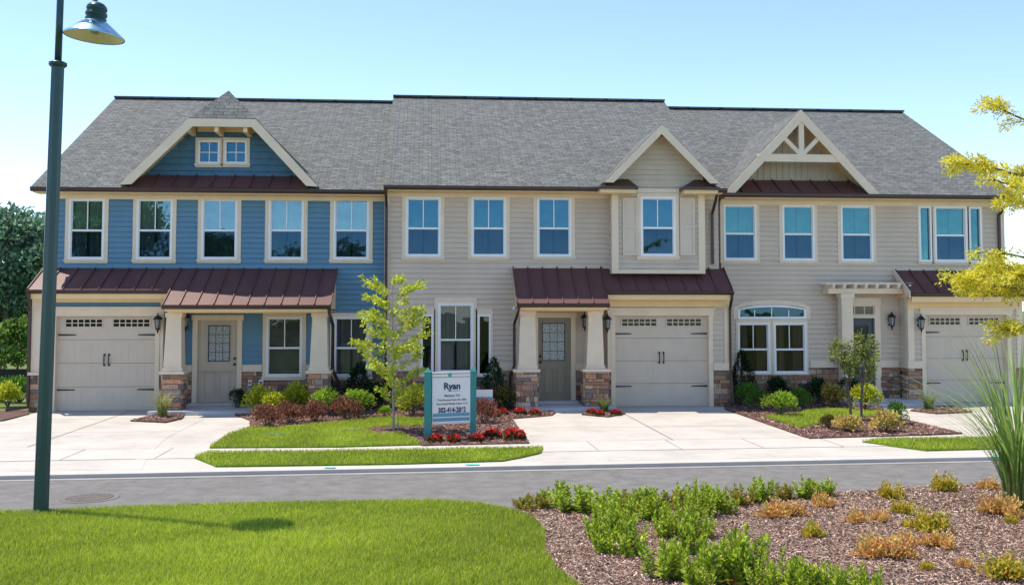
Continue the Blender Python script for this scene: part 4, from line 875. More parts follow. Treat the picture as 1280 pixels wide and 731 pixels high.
def lathe_t(prof, n=28):
    b = MB(); b.lathe([(r_*k, z*k) for r_, z in prof], (0, 0, 0), n); b.v = [tuple(TL @ Vector(q)) for q in b.v]; return b
lathe_t([(.372, -.005), (.376, .006), (.36, .02), (.30, .07), (.22, .135), (.15, .195), (.128, .205)], 32).build('lamp_shade', M['steel'], lamp, True)
lathe_t([(.366, .004), (.30, .055), (.215, .12), (.14, .175), (.001, .18)], 32).build('reflector', M['lampwhite'], lamp, True)
b = lathe_t([(.128, .20), (.132, .24), (.120, .245), (.120, .27), (.134, .275), (.134, .31), (.120, .315), (.120, .345), (.130, .35), (.125, .39), (.09, .43), (.04, .45), (.001, .452)], 24); b.build('lamp_cap', M['teal'], lamp, True)
b = lathe_t([(.001, .02), (.05, .04), (.06, .08), (.04, .14), (.03, .18)], 12); b.build('bulb', M['frost'], lamp, True)

# ================================================================== sign boards
pL, pR = Vector((*G(534.5, 552), 0)), Vector((*G(591, 548.5), 0)); pR.y = pL.y+.25
sc = (pL+pR)/2
sg = thing('post_sign', 'white sales sign board between two teal posts in the red flower bed', 'sign', (sc.x, sc.y, 0))
ztop = PZ(461, pL.y, 560); zb0, zb1 = PZ(530, pL.y, 560), PZ(465, pL.y, 560)
for p, d_ in ((pL, .066), (pR, .060)):
    b = MB(); b.box(p.x-d_, p.x+d_, p.y-d_*.8, p.y+d_*.8, -.05, ztop-.06); b.add([(p.x-d_-.01, p.y-d_*.8-.01, ztop-.06), (p.x+d_+.01, p.y-d_*.8-.01, ztop-.06), (p.x+d_+.01, p.y+d_*.8+.01, ztop-.06), (p.x-d_-.01, p.y+d_*.8+.01, ztop-.06), (p.x, p.y, ztop+.03)], [(0, 1, 4), (1, 2, 4), (2, 3, 4), (3, 0, 4), (3, 2, 1, 0)])
    b.build('post', M['teal_post'], sg)
ux = (pR-pL).normalized(); un = Vector((-ux.y, ux.x, 0)); Lw = (pR-pL).length
def on_board(s_, z, off): return pL+ux*(Lw*s_)+Vector((0, 0, z))-un*off
def board(name, s0, s1, z0, z1, off, th, m, par):
    b = MB(); q = [on_board(s0, z0, off), on_board(s1, z0, off), on_board(s1, z1, off), on_board(s0, z1, off)]; b.prism(q, un*th); return b.build(name, m, par)
bd = board('board', .085, .925, zb0, zb1, .03, .05, M['sign'], sg)
board('stripe', .10, .91, zb0+.05, zb0+.20, .034, .003, M['sky_ink'], bd); board('stripe', .10, .91, zb0+.115, zb0+.135, .037, .002, M['sign'], bd)
for k, zz in ((0, .965), (1, .90)): board('pinstripe', .10, .91, zb0+(zb1-zb0)*zz-.006, zb0+(zb1-zb0)*zz+.006, .033, .002, M['drape'], bd)
def text(body, s_, z, size, m, par, off=.036, sx_=1., bold=0):
    c = bpy.data.curves.new('lettering', 'FONT'); c.body = body; c.size = size; c.align_x = 'CENTER'; c.align_y = 'CENTER'; c.extrude = .001; c.offset = bold
    c.materials.append(m); tmp = bpy.data.objects.new('tmp', c); me = bpy.data.meshes.new_from_object(tmp); bpy.data.objects.remove(tmp); me.name = 'lettering'; o = link(bpy.data.objects.new('lettering', me)); o.parent = par
    o.location = on_board(s_, z, off)-origin(par); o.rotation_euler = (math.pi/2, 0, math.atan2(ux.y, ux.x)); o.scale = (sx_, 1, 1); return o
hb = zb1-zb0; T = lambda f: zb0+hb*f
text('Ryan', .52, T(.72), .17, M['navy'], bd, bold=.006); board('underline', .44, .70, T(.635)-.008, T(.635)+.004, .034, .002, M['green_ink'], bd)
text('Madison TH', .52, T(.54), .062, M['grey_ink'], bd, bold=.001); text('Townhomes from the 200s', .52, T(.46), .052, M['grey_ink'], bd, bold=.001); text('Decorated Model Open 11-5', .52, T(.385), .052, M['grey_ink'], bd, bold=.001)
text('302-414-2862', .52, T(.26), .135, M['navy'], bd, sx_=.72, bold=.004)
b = MB(); q = on_board(.47, T(.945), .034); b.lathe([(.001, 0), (.045, 0), (.045, .006), (.001, .006)], (0, 0, 0), 5); ro = Matrix.Translation(q) @ Matrix.Rotation(R(90), 4, 'X') @ Matrix.Rotation(R(18), 4, 'Z'); b.v = [tuple(ro @ Vector(v)) for v in b.v]; b.build('emblem', M['green_ink'], bd)
x, y = G(606, 527); sg2 = thing('yard_sign', 'small white and blue yard sign behind the right teal post', 'sign', (x, y, 0))
z0, z1 = PZ(503, y, 606), PZ(487, y, 606); x0, x1 = PX(592, y), PX(616, y); zm = z0+(z1-z0)*.45
b = MB(); b.box(x0, x1, y, y+.02, z0, z1); b2 = b.build('board', M['sign'], sg2)
b = MB(); b.box(x0+.01, x1-.01, y-.004, y-.001, z0+.02, zm); b.build('stripe', M['sky_ink'], b2)
for xx in (x0+.08, x1-.08): b = MB(); b.box(xx-.012, xx+.012, y+.021, y+.04, -.05, z1-.02); b.build('stake', M['white'], sg2)

# ================================================================== plants
def stems_mesh(name, lines, m, parent, n=5):
    b = MB()
    for pts, rad in lines: b.tube(pts, rad, n, cap=False)
    o = b.build(name, m, None, True); o.parent = parent; return o
LEAFCOL = dict(
 upright=[(.34, .47, .035), (.44, .55, .05), (.20, .32, .025), (.50, .58, .09), (.28, .42, .03)],
 reddish=[(.30, .36, .04), (.38, .28, .06), (.24, .32, .03), (.42, .22, .07)],
 orange=[(.80, .38, .16), (.82, .50, .16), (.70, .30, .13), (.78, .56, .20), (.46, .42, .10)],
 yellow=[(.60, .50, .06), (.50, .46, .05), (.64, .34, .06), (.34, .40, .05)],
 gold=[(.56, .58, .04), (.44, .50, .04), (.66, .64, .07), (.30, .38, .03)],
 green=[(.10, .24, .03), (.15, .31, .04), (.07, .18, .025)],
 lime=[(.27, .42, .04), (.35, .48, .06), (.18, .32, .03)],
 dark=[(.018, .06, .022), (.025, .08, .028), (.012, .045, .018)],
 burgundy=[(.24, .06, .055), (.32, .11, .08), (.14, .05, .045), (.36, .17, .11), (.11, .11, .045)],
 bronze=[(.11, .12, .03), (.16, .15, .04), (.08, .10, .025), (.22, .17, .05)],
 straw=[(.64, .50, .16), (.72, .56, .18), (.42, .42, .10), (.62, .38, .15)],
 sapling=[(.50, .56, .05), (.60, .64, .08), (.38, .48, .05)],
 twin=[(.22, .29, .07), (.30, .36, .09), (.15, .22, .05), (.36, .34, .10)],
 honey=[(.90, .72, .07), (.93, .82, .11), (.80, .70, .08), (.58, .60, .07)],
 pine=[(.10, .20, .14), (.14, .25, .16), (.18, .30, .18)], broad=[(.12, .25, .07), (.17, .32, .08), (.22, .38, .09), (.08, .19, .06)])
def upright_clump(name, h, r_, ns, cols, seed, base=None):
    global rng; rng = np.random.default_rng(seed); rd = random.Random(seed)
    root = thing(name, None, None); lines, pos, dr, sz, cl = [], [], [], [], []
    for k in range(ns):
        a = rd.uniform(0, 6.283); q = r_*math.sqrt(rd.random()); hx = h*rd.uniform(.62, 1.05)*(1-.25*q/r_)
        p0 = Vector((q*.6*math.cos(a), q*.6*math.sin(a), -.02)); p1 = Vector((q*1.35*math.cos(a)+rd.uniform(-.02, .02), q*1.35*math.sin(a)+rd.uniform(-.02, .02), hx)); pm = (p0+p1)/2+Vector((rd.uniform(-.02, .02), rd.uniform(-.02, .02), .0))
        lines.append(([p0, pm, p1], [.005, .004, .002])); nl = int(12+hx*90)
        for i in range(nl):
            t = .12+.9*(i+rd.random()*.5)/nl; t = min(t, 1); p = p0.lerp(pm, t*2) if t < .5 else pm.lerp(p1, t*2-1)
            az = i*2.4+rd.uniform(-.3, .3); el = .25+.9*t**2
            pos.append(p); dr.append((math.cos(az)*math.cos(el), math.sin(az)*math.cos(el), math.sin(el))); sz.append(rd.uniform(.05, .082)*(1.15-.45*t)); cl.append(min(1, t+.15))
    pos, dr, sz = np.array([tuple(p) for p in pos]), np.array(dr), np.array(sz); c = mix_cols(cols, len(pos), .22)
    if base is not None: f = np.array(cl)[:, None]; c = np.where((f < .45) & (rng.random((len(pos), 1)) < .5), mix_cols(base, len(pos)), c)
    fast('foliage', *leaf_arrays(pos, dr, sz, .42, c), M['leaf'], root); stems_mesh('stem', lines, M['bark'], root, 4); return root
def low_clump(name, r_, h, n, cols, seed):
    global rng; rng = np.random.default_rng(seed); root = thing(name, None, None)
    cen = rng.normal(size=(max(4, int(n/45)), 2))*r_*.46; ci = rng.integers(0, len(cen), n); rad = r_*.38*np.sqrt(rng.random(n)); a = rng.uniform(0, 6.283, n)
    xy = cen[ci]+np.stack([rad*np.cos(a), rad*np.sin(a)], 1); hh = h*(.35+.8*rng.random(len(cen)))[ci]*(1-.75*(rad/(r_*.38))**2)
    z = hh*(.25+.75*rng.random(n)); d = np.stack([np.cos(a)*.8, np.sin(a)*.8, .5+rng.random(n)], 1)
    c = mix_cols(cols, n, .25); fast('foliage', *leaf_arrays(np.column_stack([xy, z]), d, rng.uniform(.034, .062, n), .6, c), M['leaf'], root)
    lines = [([(cx*.4, cy*.4, -.01), (cx, cy, h*.35)], [.005, .003]) for cx, cy in cen]; stems_mesh('stem', lines, M['bark'], root, 4); return root
def round_shrub(name, rx, ry, h, n, cols, seed, leaf=(.035, .06), lobes=12, spiky=.5, wr=.5, inner=None):
    global rng; rng = np.random.default_rng(seed); root = thing(name, None, None)
    u = rng.random(lobes); a = rng.uniform(0, 6.283, lobes); el = np.arcsin(u*.95)
    ce = np.column_stack([np.cos(a)*np.cos(el)*rx*.55, np.sin(a)*np.cos(el)*ry*.55, .12*h+np.sin(el)*h*.55+.1*h]); lr = rng.uniform(.32, .5, lobes)
    tone = np.exp(rng.normal(0, .16, lobes)); ci = rng.integers(0, lobes, n); v = unit(rng.normal(size=(n, 3))); v[:, 2] = np.where(v[:, 2] < -.3, -v[:, 2], v[:, 2])
    rr = ((.55+.5*rng.random(n)**.6)*np.where(rng.random(n) < .12, 1.28, 1.))[:, None]; p = ce[ci]+v*rr*lr[ci][:, None]*np.array([rx, ry, h*.75]); p[:, 2] = np.clip(p[:, 2], .01, None)
    d = v+np.array([0, 0, spiky])+rng.normal(size=(n, 3))*.45
    c = mix_cols(cols, n, .2)*tone[ci][:, None]
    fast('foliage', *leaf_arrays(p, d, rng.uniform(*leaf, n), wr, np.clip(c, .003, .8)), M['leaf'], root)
    lines = [([(0, 0, -.02), tuple(q*np.array([.5, .5, .5])), tuple(q)], [.012, .009, .004]) for q in ce]; stems_mesh('branch', lines, M['bark'], root, 5); return root
def cone_shrub(name, r_, h, n, cols, seed):
    global rng; rng = np.random.default_rng(seed); root = thing(name, None, None)
    t = rng.random(n)**.7; t = 1-t; z = h*(.04+.96*t); a = rng.uniform(0, 6.283, n); bump = 1+.22*np.sin(a*5+z*14)+.12*rng.normal(size=n)
    rad = r_*(1-t)**.75*bump*(.65+.4*rng.random(n)); p = np.column_stack([rad*np.cos(a), rad*np.sin(a), z]); d = np.column_stack([np.cos(a), np.sin(a), .9+0*a])+rng.normal(size=(n, 3))*.4
    fast('foliage', *leaf_arrays(p, d, rng.uniform(.05, .09, n), .4, mix_cols(cols, n, .3)), M['leaf'], root); stems_mesh('trunk', [([(0, 0, -.03), (0, 0, h*.85)], [.03, .008])], M['bark'], root, 6); return root
def grass_tuft(name, h, n, spread, width, cols, tip, seed, lean_=(.2, .8), basecol=None, gx=1.):
    global rng; rng = np.random.default_rng(seed); root = thing(name, None, None); V, T, C = [], [], []; o = 0; seg = 6
    for k in range(n):
        a = rng.uniform(0, 6.283); q = spread*math.sqrt(rng.random()); L = h*rng.uniform(.55, 1.05); ln = rng.uniform(*lean_)*L; da = a+rng.normal()*.5
        b0 = np.array([q*math.cos(a), q*math.sin(a), -.01]); dx = np.array([math.cos(da)*gx, math.sin(da), 0]); s_ = np.array([-math.sin(da+rng.normal()*.8), math.cos(da), 0]); c = mix_cols(cols, 1, .25)[0]
        for i in range(seg+1):
            t = i/seg; p = b0+dx*ln*t**2.2+np.array([0, 0, L*(t-.22*(ln/L)*t**3)]); wv = width*(1-t)**.6*.5+.0006; V += [p-s_*wv, p+s_*wv]
            cc = c if basecol is None or t > .3 else c*(t/.3)+np.array(basecol)*(1-t/.3); cc = cc*(1-t*.5)+np.array(tip)*t*.5; C += [cc, cc]
            if i: T += [(o+2*i-2, o+2*i-1, o+2*i+1), (o+2*i-2, o+2*i+1, o+2*i)]
        o += 2*(seg+1)
    fast('blade', V, T, np.array(C), M['leaf'], root); return root
def flower_clump(name, r_, h, seed, n=260):
    global rng; rng = np.random.default_rng(seed); root = thing(name, None, None); a = rng.uniform(0, 6.283, n); q = r_*np.sqrt(rng.random(n)); z = h*(1-(q/r_)**2*.6)
    p = np.column_stack([q*np.cos(a), q*np.sin(a), z*(.2+.6*rng.random(n))]); d = np.column_stack([np.cos(a), np.sin(a), .6+0*a])+rng.normal(size=(n, 3))*.5
    fast('foliage', *leaf_arrays(p, d, rng.uniform(.04, .07, n), .7, mix_cols([(.05, .09, .02), (.10, .05, .025), (.04, .07, .02)], n)), M['leaf'], root)
    p2 = np.column_stack([q*np.cos(a), q*np.sin(a), z*(.8+.3*rng.random(n))]); m_ = int(n*.28); d = np.column_stack([np.cos(a), np.sin(a), .8+0*a])+rng.normal(size=(n, 3))*.7
    fast('flower', *leaf_arrays(p2[:m_], d[:m_], rng.uniform(.04, .07, m_), .9, mix_cols([(.62, .02, .025), (.5, .012, .02), (.72, .05, .04)], m_, .15)), M['petal'], root); return root
def put(proto, u, v, z, label, cat_, group=None, scale=1., dv=None, used=set()):
    o = proto if proto.name not in used and not used.add(proto.name) else copy_tree(proto)
    x, y = G(u, v, z); o.location = (x, y, z); o.rotation_euler = (0, 0, random.uniform(0, 6.28)); s_ = scale if hasattr(scale, '__len__') else (scale,)*3; o.scale = s_
    tag(o, label, cat_, group); return o
ORD = ['first', 'second', 'third', 'fourth', 'fifth', 'sixth', 'seventh', 'eighth', 'ninth', 'tenth', 'eleventh', 'twelfth', 'thirteenth', 'fourteenth', 'fifteenth', 'sixteenth']

# --- foreground mulch bed: upright green plants in the row along the road, the belt and the front
up_ = [upright_clump('leafy_plant', .36, .145, 11, LEAFCOL['upright'], 100+i, LEAFCOL['reddish'] if i % 2 else None) for i in range(4)]
ured = [upright_clump('leafy_plant', .28, .15, 14, LEAFCOL['reddish'], 120+i, LEAFCOL['orange']) for i in range(2)]
row = [(656, 636, .75, 1), (675, 635, .8, 1), (696, 636, 1., 0), (716, 639, 1.05, 0), (738, 641, 1.1, 0), (762, 640, 1.0, 0), (786, 637, .95, 1), (812, 636, 1., 0), (842, 636, .95, 1), (868, 634, 1., 0), (897, 633, 1., 0), (925, 630, .95, 1), (952, 627, .95, 0), (978, 624, .9, 1), (1003, 622, .9, 0), (1027, 620, .95, 0)]
for i, (u, v, s_, red) in enumerate(row): put((ured if red else up_)[i % 2 if red else i % 4], u, v, FZ, f'{"reddish" if red else "bright"} green leafy plant in the row along the road, {ORD[i]} from its left end', 'plant', 'leafy plants along the road', (s_*1.2, s_*1.1, s_*(.75+.25*((i*7) % 5)/4)))
mass = [(752, 655), (778, 652), (804, 650), (828, 650), (856, 648), (882, 645), (908, 641)]
for i, (u, v) in enumerate(mass): put(up_[i % 4], u, v, FZ, f'bright green leafy plant just in front of the road row, {ORD[i]} from the left', 'plant', 'leafy plants of the middle belt', .82+.22*((i*3) % 4)/3)
mass2 = [(748, 674), (772, 672), (833, 672), (858, 670), (880, 672)]
for i, (u, v) in enumerate(mass2): put(up_[(i+1) % 4], u, v, FZ, f'green leafy plant in the third line of the belt, {ORD[i]} from the left', 'plant', 'leafy plants of the middle belt', .82+.22*((i*3) % 4)/3)
for u, v, s_, lb in [(761, 690, 1., 'small green plant at the left tip of the leafy belt'), (793, 694, 1.15, 'dark green leafy plant standing alone right of the belt tip'), (864, 690, 1., 'green leafy plant ending the right arm of the belt')]: put(up_[2], u, v, FZ, lb, 'plant', 'leafy plants of the middle belt', s_)
front = [(828, 722, 1.05), (852, 724, .95), (878, 736, .9), (902, 731, 1.3), (930, 727, 1.35), (957, 742, .8), (979, 744, 1.05), (1005, 750, 1.0), (1036, 753, .92), (1068, 757, .9), (1102, 758, .85)]
for i, (u, v, s_) in enumerate(front): put(up_[i % 4], u, v, FZ, f'tall green leafy plant in the front line near the bottom edge, {ORD[i]} from the left', 'plant', 'leafy plants of the front line', s_*1.08)
# --- low orange and yellow clumps
oc = [low_clump('stonecrop', .21, .26, 900, LEAFCOL['orange'], 200+i) for i in range(2)]; yc = [low_clump('stonecrop', .21, .28, 900, LEAFCOL['yellow'], 210+i) for i in range(2)]
for i, (u, v, s_, k_, lb) in enumerate([
 (965, 645, .95, 0, 'flat orange clump left of the twin orange tuft'), (990, 644, .8, 0, 'flat orange clump below the end of the green row'), (1026, 632, .9, 0, 'upright orange clump right at the end of the green row'), (1015, 670, .75, 1, 'thin orange and green clump left of centre in the mulch'), (1070, 652, .75, 0, 'small dull orange clump between two thin clumps'), (1102, 651, .6, 0, 'tiny red orange clump left of the lime one'),
 (1114, 622, .95, 1, 'straw orange clump near the road left of the brightest yellow one'), (1128, 641, .75, 2, 'lime green clump among the orange ones'), (1178, 613, 1.05, 1, 'bright yellow clump against the grey road'), (1160, 664, 1.15, 1, 'broad yellow clump in the middle of the mulch'), (1086, 694, 1.0, 0, 'long orange clump nearer the camera, left half'), (1116, 697, 1., 0, 'long orange clump nearer the camera, right half'),
 (1132, 681, .75, 0, 'flat orange clump between the broad yellow and long orange ones'), (1173, 684, .8, 0, 'compact orange clump below the broad yellow one'), (1238, 611, .8, 0, 'low orange clump by the road beside the tall grass'), (1252, 644, 1.15, 0, 'orange clump at the foot of the tall grass'), (1264, 654, .45, 2, 'tiny green clump below the tall grass'), (1258, 724, 1.1, 1, 'orange and yellow clump in the bottom right corner'), (1157, 712, .4, 1, 'tiny straw sprig in the front mulch, left of two'), (1205, 708, .4, 0, 'tiny orange sprig in the front mulch, right of two')]):
    put((oc[i % 2] if k_ == 0 else yc[i % 2] if k_ == 1 else yc[0]), u, v, FZ, lb, 'plant', 'low stonecrop clumps in the mulch', (s_*.78, s_*.7, s_*.8))
# --- tall ornamental grass on the right
tg = grass_tuft('tall_grass', 2.35, 270, .19, .023, [(.17, .33, .06), (.24, .40, .08), (.11, .24, .05), (.30, .44, .11)], (.36, .42, .16), 300, (.15, 1.05), (.30, .25, .10))
put(tg, 1277, 634, FZ, 'tall arching green grass clump at the right edge of the mulch bed', 'ornamental grass'); tg.rotation_euler.z = 1.
# --- shrubs in front of the blue house
ys = [round_shrub('rounded_shrub', .42, .38, .62, 1500, LEAFCOL['gold'], 400+i, (.05, .09)) for i in range(2)]
ls = [round_shrub('rounded_shrub', .45, .4, .58, 1500, LEAFCOL['lime'], 410+i, (.05, .08)) for i in range(2)]
gs = [round_shrub('rounded_shrub', .42, .4, .55, 1600, LEAFCOL['green'], 420+i, (.04, .07)) for i in range(2)]
ds = [round_shrub('rounded_shrub', .42, .4, .58, 1600, LEAFCOL['dark'], 430+i, (.04, .07)) for i in range(2)]
bs = [round_shrub('barberry_shrub', .40, .36, .46, 1300, LEAFCOL['burgundy'], 440+i, (.04, .07), 10, .7) for i in range(2)]
brs = round_shrub('rounded_shrub', .44, .4, .6, 1500, LEAFCOL['bronze'], 450, (.05, .08))
cs = [cone_shrub('conical_evergreen', .42, 1.25, 2200, LEAFCOL['dark'], 460+i) for i in range(2)]
SZ = .03
for pr, u, v, s_, lb, ct in [
 (ys[0], 322, 518, (.95, 1, 1.), 'yellow green shrub nearest the blue house door', 'shrub'), (ys[1], 342, 519, (.9, .9, .8), 'yellow green shrub second from the blue house door', 'shrub'), (ys[0], 371, 516, (1., 1., 1.05), 'yellow green shrub under the porch window of the blue house', 'shrub'),
 (ls[0], 407, 519, (.95, .9, 1.), 'lime green shrub before the right porch column', 'shrub'), (ls[1], 446, 521, (1.05, .95, 1.), 'lime green shrub behind the last burgundy one', 'shrub'), (ys[1], 516, 519, (1.05, 1, .95), 'yellow green shrub between sapling and sign post', 'shrub'),
 (ds[0], 297, 513, (.6, .6, .85), 'dark green shrub beside the porch step of the blue house', 'shrub'), (ds[1], 348, 506, (.75, .7, .95), 'dark green shrub behind the yellow ones', 'shrub'),
 (cs[0], 401, 509, (1.1, 1.1, .96), 'dark conical evergreen before the right porch column', 'evergreen'), (cs[1], 449, 510, (1.2, 1.1, .88), 'dark conical evergreen under the lower right window of the blue house', 'evergreen'), (ds[0], 478, 512, (1.05, 1, 1.1), 'dark green shrub behind the sapling trunk', 'shrub'),
 (bs[0], 332, 534, (1., 1, .95), 'burgundy barberry at the left end of its row by the drive', 'shrub'), (bs[1], 363, 529, (1., 1, .95), 'burgundy barberry second in the row', 'shrub'), (bs[0], 394, 526, (.85, .9, .9), 'burgundy barberry third in the row, the smallest', 'shrub'), (bs[1], 433, 525, (1.05, 1, 1.05), 'burgundy barberry at the right end of the row', 'shrub'),
 (cs[1], 617, 512, (.95, .95, 1.0), 'dark conical evergreen beside the middle house porch', 'evergreen'), (brs, 628, 513, (.85, .8, .95), 'olive green shrub at the left pier of the middle porch', 'shrub'), (bs[0], 603, 528, (1., .9, 1.05), 'burgundy barberry under the small yard sign', 'shrub'),
 (gs[0], 933, 507, (.95, .9, 1.), 'mid green shrub left under the arched window', 'shrub'), (gs[1], 945, 511, (.8, .8, .85), 'mid green shrub behind the lime one under the arched window', 'shrub'), (ls[0], 974, 520, (1.1, 1, .92), 'lime green rounded shrub at the driveway side of the right bed', 'shrub'), (ds[0], 973, 502, (1.1, 1, 1.05), 'dark green shrub close to the wall under the arched window', 'shrub'), (gs[0], 1001, 510, (.75, .7, .85), 'mid green shrub right of the lime one', 'shrub'),
 (ds[1], 1022, 505, (1.05, 1, 1.15), 'dark green shrub right of the arched window', 'shrub'), (brs, 1042, 510, (1., .9, 1.0), 'olive green shrub left of the twin trunks', 'shrub'), (ys[1], 1082, 513, (1.2, 1, .95), 'yellow green shrub right of the twin trunks', 'shrub'), (ds[0], 1062, 505, (.9, .9, 1.1), 'dark green shrub behind the twin trunks', 'shrub'),
 (cs[0], 928, 502, (1., 1., 1.08), 'dark open evergreen in the corner by the downspout', 'evergreen'), (gs[1], 1122, 530, (.75, .75, .8), 'low spiky green shrub right of the second straw coloured one', 'shrub')]: put(pr, u, v, SZ, lb, ct, None, s_)
sr = [round_shrub('coral_bells', .34, .3, .36, 900, LEAFCOL['straw'], 470+i, (.05, .09), 8, .5, .7) for i in range(2)]
put(sr[0], 1058, 539, SZ, 'straw yellow low plant left of the twin trunk base', 'plant', None, .95); put(sr[1], 1108, 539, SZ, 'straw yellow low plant right of the twin trunk base', 'plant', None, 1.05); put(brs, 1035, 535, SZ, 'small olive plant at the left tip of the right mulch bed', 'plant', None, (.5, .5, .45))
put(ls[1], 481, 522, SZ, 'tiny lime plant at the foot of the sapling', 'plant', None, .45)
# tufts of grass by the garages
for u, v, h, lb, cl, sd in [(203, 520, .68, 'pale yellow green grass tuft by the blue house garage', [(.25, .30, .08), (.35, .36, .12), (.18, .24, .06)], 500), (755, 514, .42, 'small green grass tuft between porch pier and garage of the middle house', [(.16, .26, .05), (.10, .2, .04)], 501), (1161, 511, .5, 'green grass tuft by the right house garage', [(.10, .18, .04), (.14, .22, .05)], 502)]:
    put(grass_tuft('grass_tuft', h, 130, .10, .014, cl, (.4, .38, .18), sd, (.1, .75)), u, v, .04, lb, 'ornamental grass')
fl = [flower_clump('red_flowers', .17, .17, 520+i) for i in range(3)]
for i, (u, v, s_, lb) in enumerate([(544, 552, 1., 'red flower clump at the foot of the left sign post'), (567, 552, .9, 'red flower clump in the shade below the sign board'), (595, 551, 1., 'red flower clump at the foot of the right sign post'), (616, 547, 1.15, 'red flower clump left of the largest one at the bed corner'), (644, 549, 1.35, 'largest red flower clump at the driveway corner of the bed'), (637, 543, .8, 'red flower clump just behind the largest one'),
  (618, 521, 1., 'red flower clump by the burgundy shrub'), (628, 518, .95, 'red flower clump near the olive shrub at the middle porch'), (650, 517.5, 1.05, 'red flower clump at the porch step, left of two'), (668, 518, 1.0, 'red flower clump at the porch step, right of two'), (739, 516.5, .8, 'red flower clump left of the small grass tuft'), (749, 518.5, .8, 'red flower clump before the small grass tuft'), (770, 517.5, .85, 'red flower clump right of the small grass tuft')]):
    put(fl[i % 3], u, v, .035, lb, 'flowers', 'red bedding flowers', s_*.8)

# --- trees
def grow(rd, p, d, L, r_, depth, segs, tips, spread=.5, up=.2, nb=(3, 5), ratio=.62, wig=.12):
    pts, rad = [p], [r_]; n = 4
    for i in range(n):
        d = (d+Vector((rd.gauss(0, wig), rd.gauss(0, wig), rd.gauss(0, wig)+up*.08))).normalized(); p = p+d*(L/n); pts.append(p); rad.append(r_*(1-.6*(i+1)/n))
    segs.append((pts, rad)); tips.append((pts, depth))
    if depth > 0:
        for k in range(rd.randint(*nb)):
            t = rd.uniform(.3, 1.); i = min(int(t*n), n-1); q = pts[i].lerp(pts[i+1], t*n-i)
            ax = d.orthogonal().normalized(); ax.rotate(Matrix.Rotation(rd.uniform(0, 6.28), 3, d)); nd = (d*(1-spread)+ax*spread+Vector((0, 0, up*.5))).normalized()
            grow(rd, q, nd, L*ratio*rd.uniform(.75, 1.15), rad[i]*.6, depth-1, segs, tips, spread, up, nb, ratio, wig)
def spray_leaves(lines, per, size, cols, wr=.45, droop=0., off=.02):
    pos, dr = [], []
    for pts in lines:
        L = sum((pts[i+1]-pts[i]).length for i in range(len(pts)-1)); n = max(3, int(L*per))
        for k in range(n):
            t = (k+random.random())/n*(len(pts)-1); i = min(int(t), len(pts)-2); p = pts[i].lerp(pts[i+1], t-i); d = (pts[i+1]-pts[i]).normalized(); s_ = d.orthogonal().normalized(); s_.rotate(Matrix.Rotation(random.uniform(0, 6.28), 3, d))
            pos.append(tuple(p+s_*random.uniform(0, off))); dr.append(tuple(s_*.8+d*.7+Vector((0, 0, -droop))))
    n = len(pos); return leaf_arrays(np.array(pos), np.array(dr), rng.uniform(size[0], size[1], n), wr, mix_cols(cols, n, .22))
# sapling in the ring of mulch
sheet('mulch_ring', [(G(492, 540)[0]+.75*math.cos(a)*(1+.08*math.sin(3*a)), G(492, 540)[1]+.62*math.sin(a)) for a in np.linspace(0, 2*math.pi, 28)[:-1]], .05, M['mulch_red'], .08)
x, y = G(492, 540); H_ = PZ(352, y, 488); sp = thing('sapling', 'slender yellow green sapling in a mulch ring left of the sign', 'tree', (x, y, .03)); rd = random.Random(5); segs, lines = [], []
tr_ = [Vector((0, 0, -.05)), Vector((-.01, .01, H_*.3)), Vector((-.03, 0, H_*.6)), Vector((-.05, .01, H_*.98))]; segs.append((tr_, [.028, .024, .016, .005]))
segs.append(([Vector((.10, -.03, -.05)), Vector((.07, 0, H_*.2)), Vector((.0, 0, H_*.36))], [.012, .011, .008]))
for k in range(46):
    t = .16+.82*k/46; p = Vector((-.05*t, 0, H_*t)); a = k*2.4+rd.uniform(-.5, .5); L = (.86*(1-((t-.55)/.62)**2)+.10)*rd.uniform(.6, 1.15)
    if .22 < t < .36: L *= .8
    d = Vector((math.cos(a), math.sin(a), .42+rd.uniform(-.1, .35))).normalized(); pts = [p+d*L*s_+Vector((0, 0, -.10*L*s_*s_)) for s_ in (0, .33, .66, 1.)]; segs.append((pts, [.008, .006, .004, .002])); lines.append(pts[1:]); lines.append([pts[0].lerp(pts[1], .6), pts[1]])
    for j in range(2):
        q = pts[1].lerp(pts[3], rd.random()*.7); d2 = (d+Vector((rd.gauss(0, .6), rd.gauss(0, .6), rd.gauss(0, .3)))).normalized(); pp = [q, q+d2*L*.22, q+d2*L*.4]; segs.append((pp, [.004, .003, .001])); lines.append(pp)
stems_mesh('trunk', segs, M['pale_bark'], sp, 5); fast('crown', *spray_leaves(lines, 88, (.06, .10), LEAFCOL['sapling'], .5, .1, .03), M['leaf'], sp)
# twin trunk tree in the right bed
x, y = G(1069, 526); tt = thing('ornamental_tree', 'small twin trunk tree with pale bark in the right mulch bed', 'tree', (x, y, .03)); rd = random.Random(9); segs, tips = [], []
for bx, tx, hh in ((-.10, -.34, 1.70), (.14, .28, 1.80)):
    base = [Vector((bx, 0, -.05)), Vector((bx+.03*tx, .01, .45)), Vector((bx+(tx-bx)*.4, .0, .9))]; segs.append((base, [.034, .028, .022]))
    for k in range(6): a = rd.uniform(0, 6.28); grow(rd, base[2]-Vector((0, 0, .08*k)), Vector((math.cos(a)*.42+tx*.3, math.sin(a)*.42, 1)).normalized(), hh-.9-rd.random()*.35, .014, 2, segs, tips, .42, .5, (3, 4), .55)
stems_mesh('trunk', segs, M['bark'], tt, 5); fast('crown', *spray_leaves([t[0] for t in tips if t[1] < 2], 52, (.05, .085), LEAFCOL['twin'], .5, .1, .03), M['leaf'], tt)
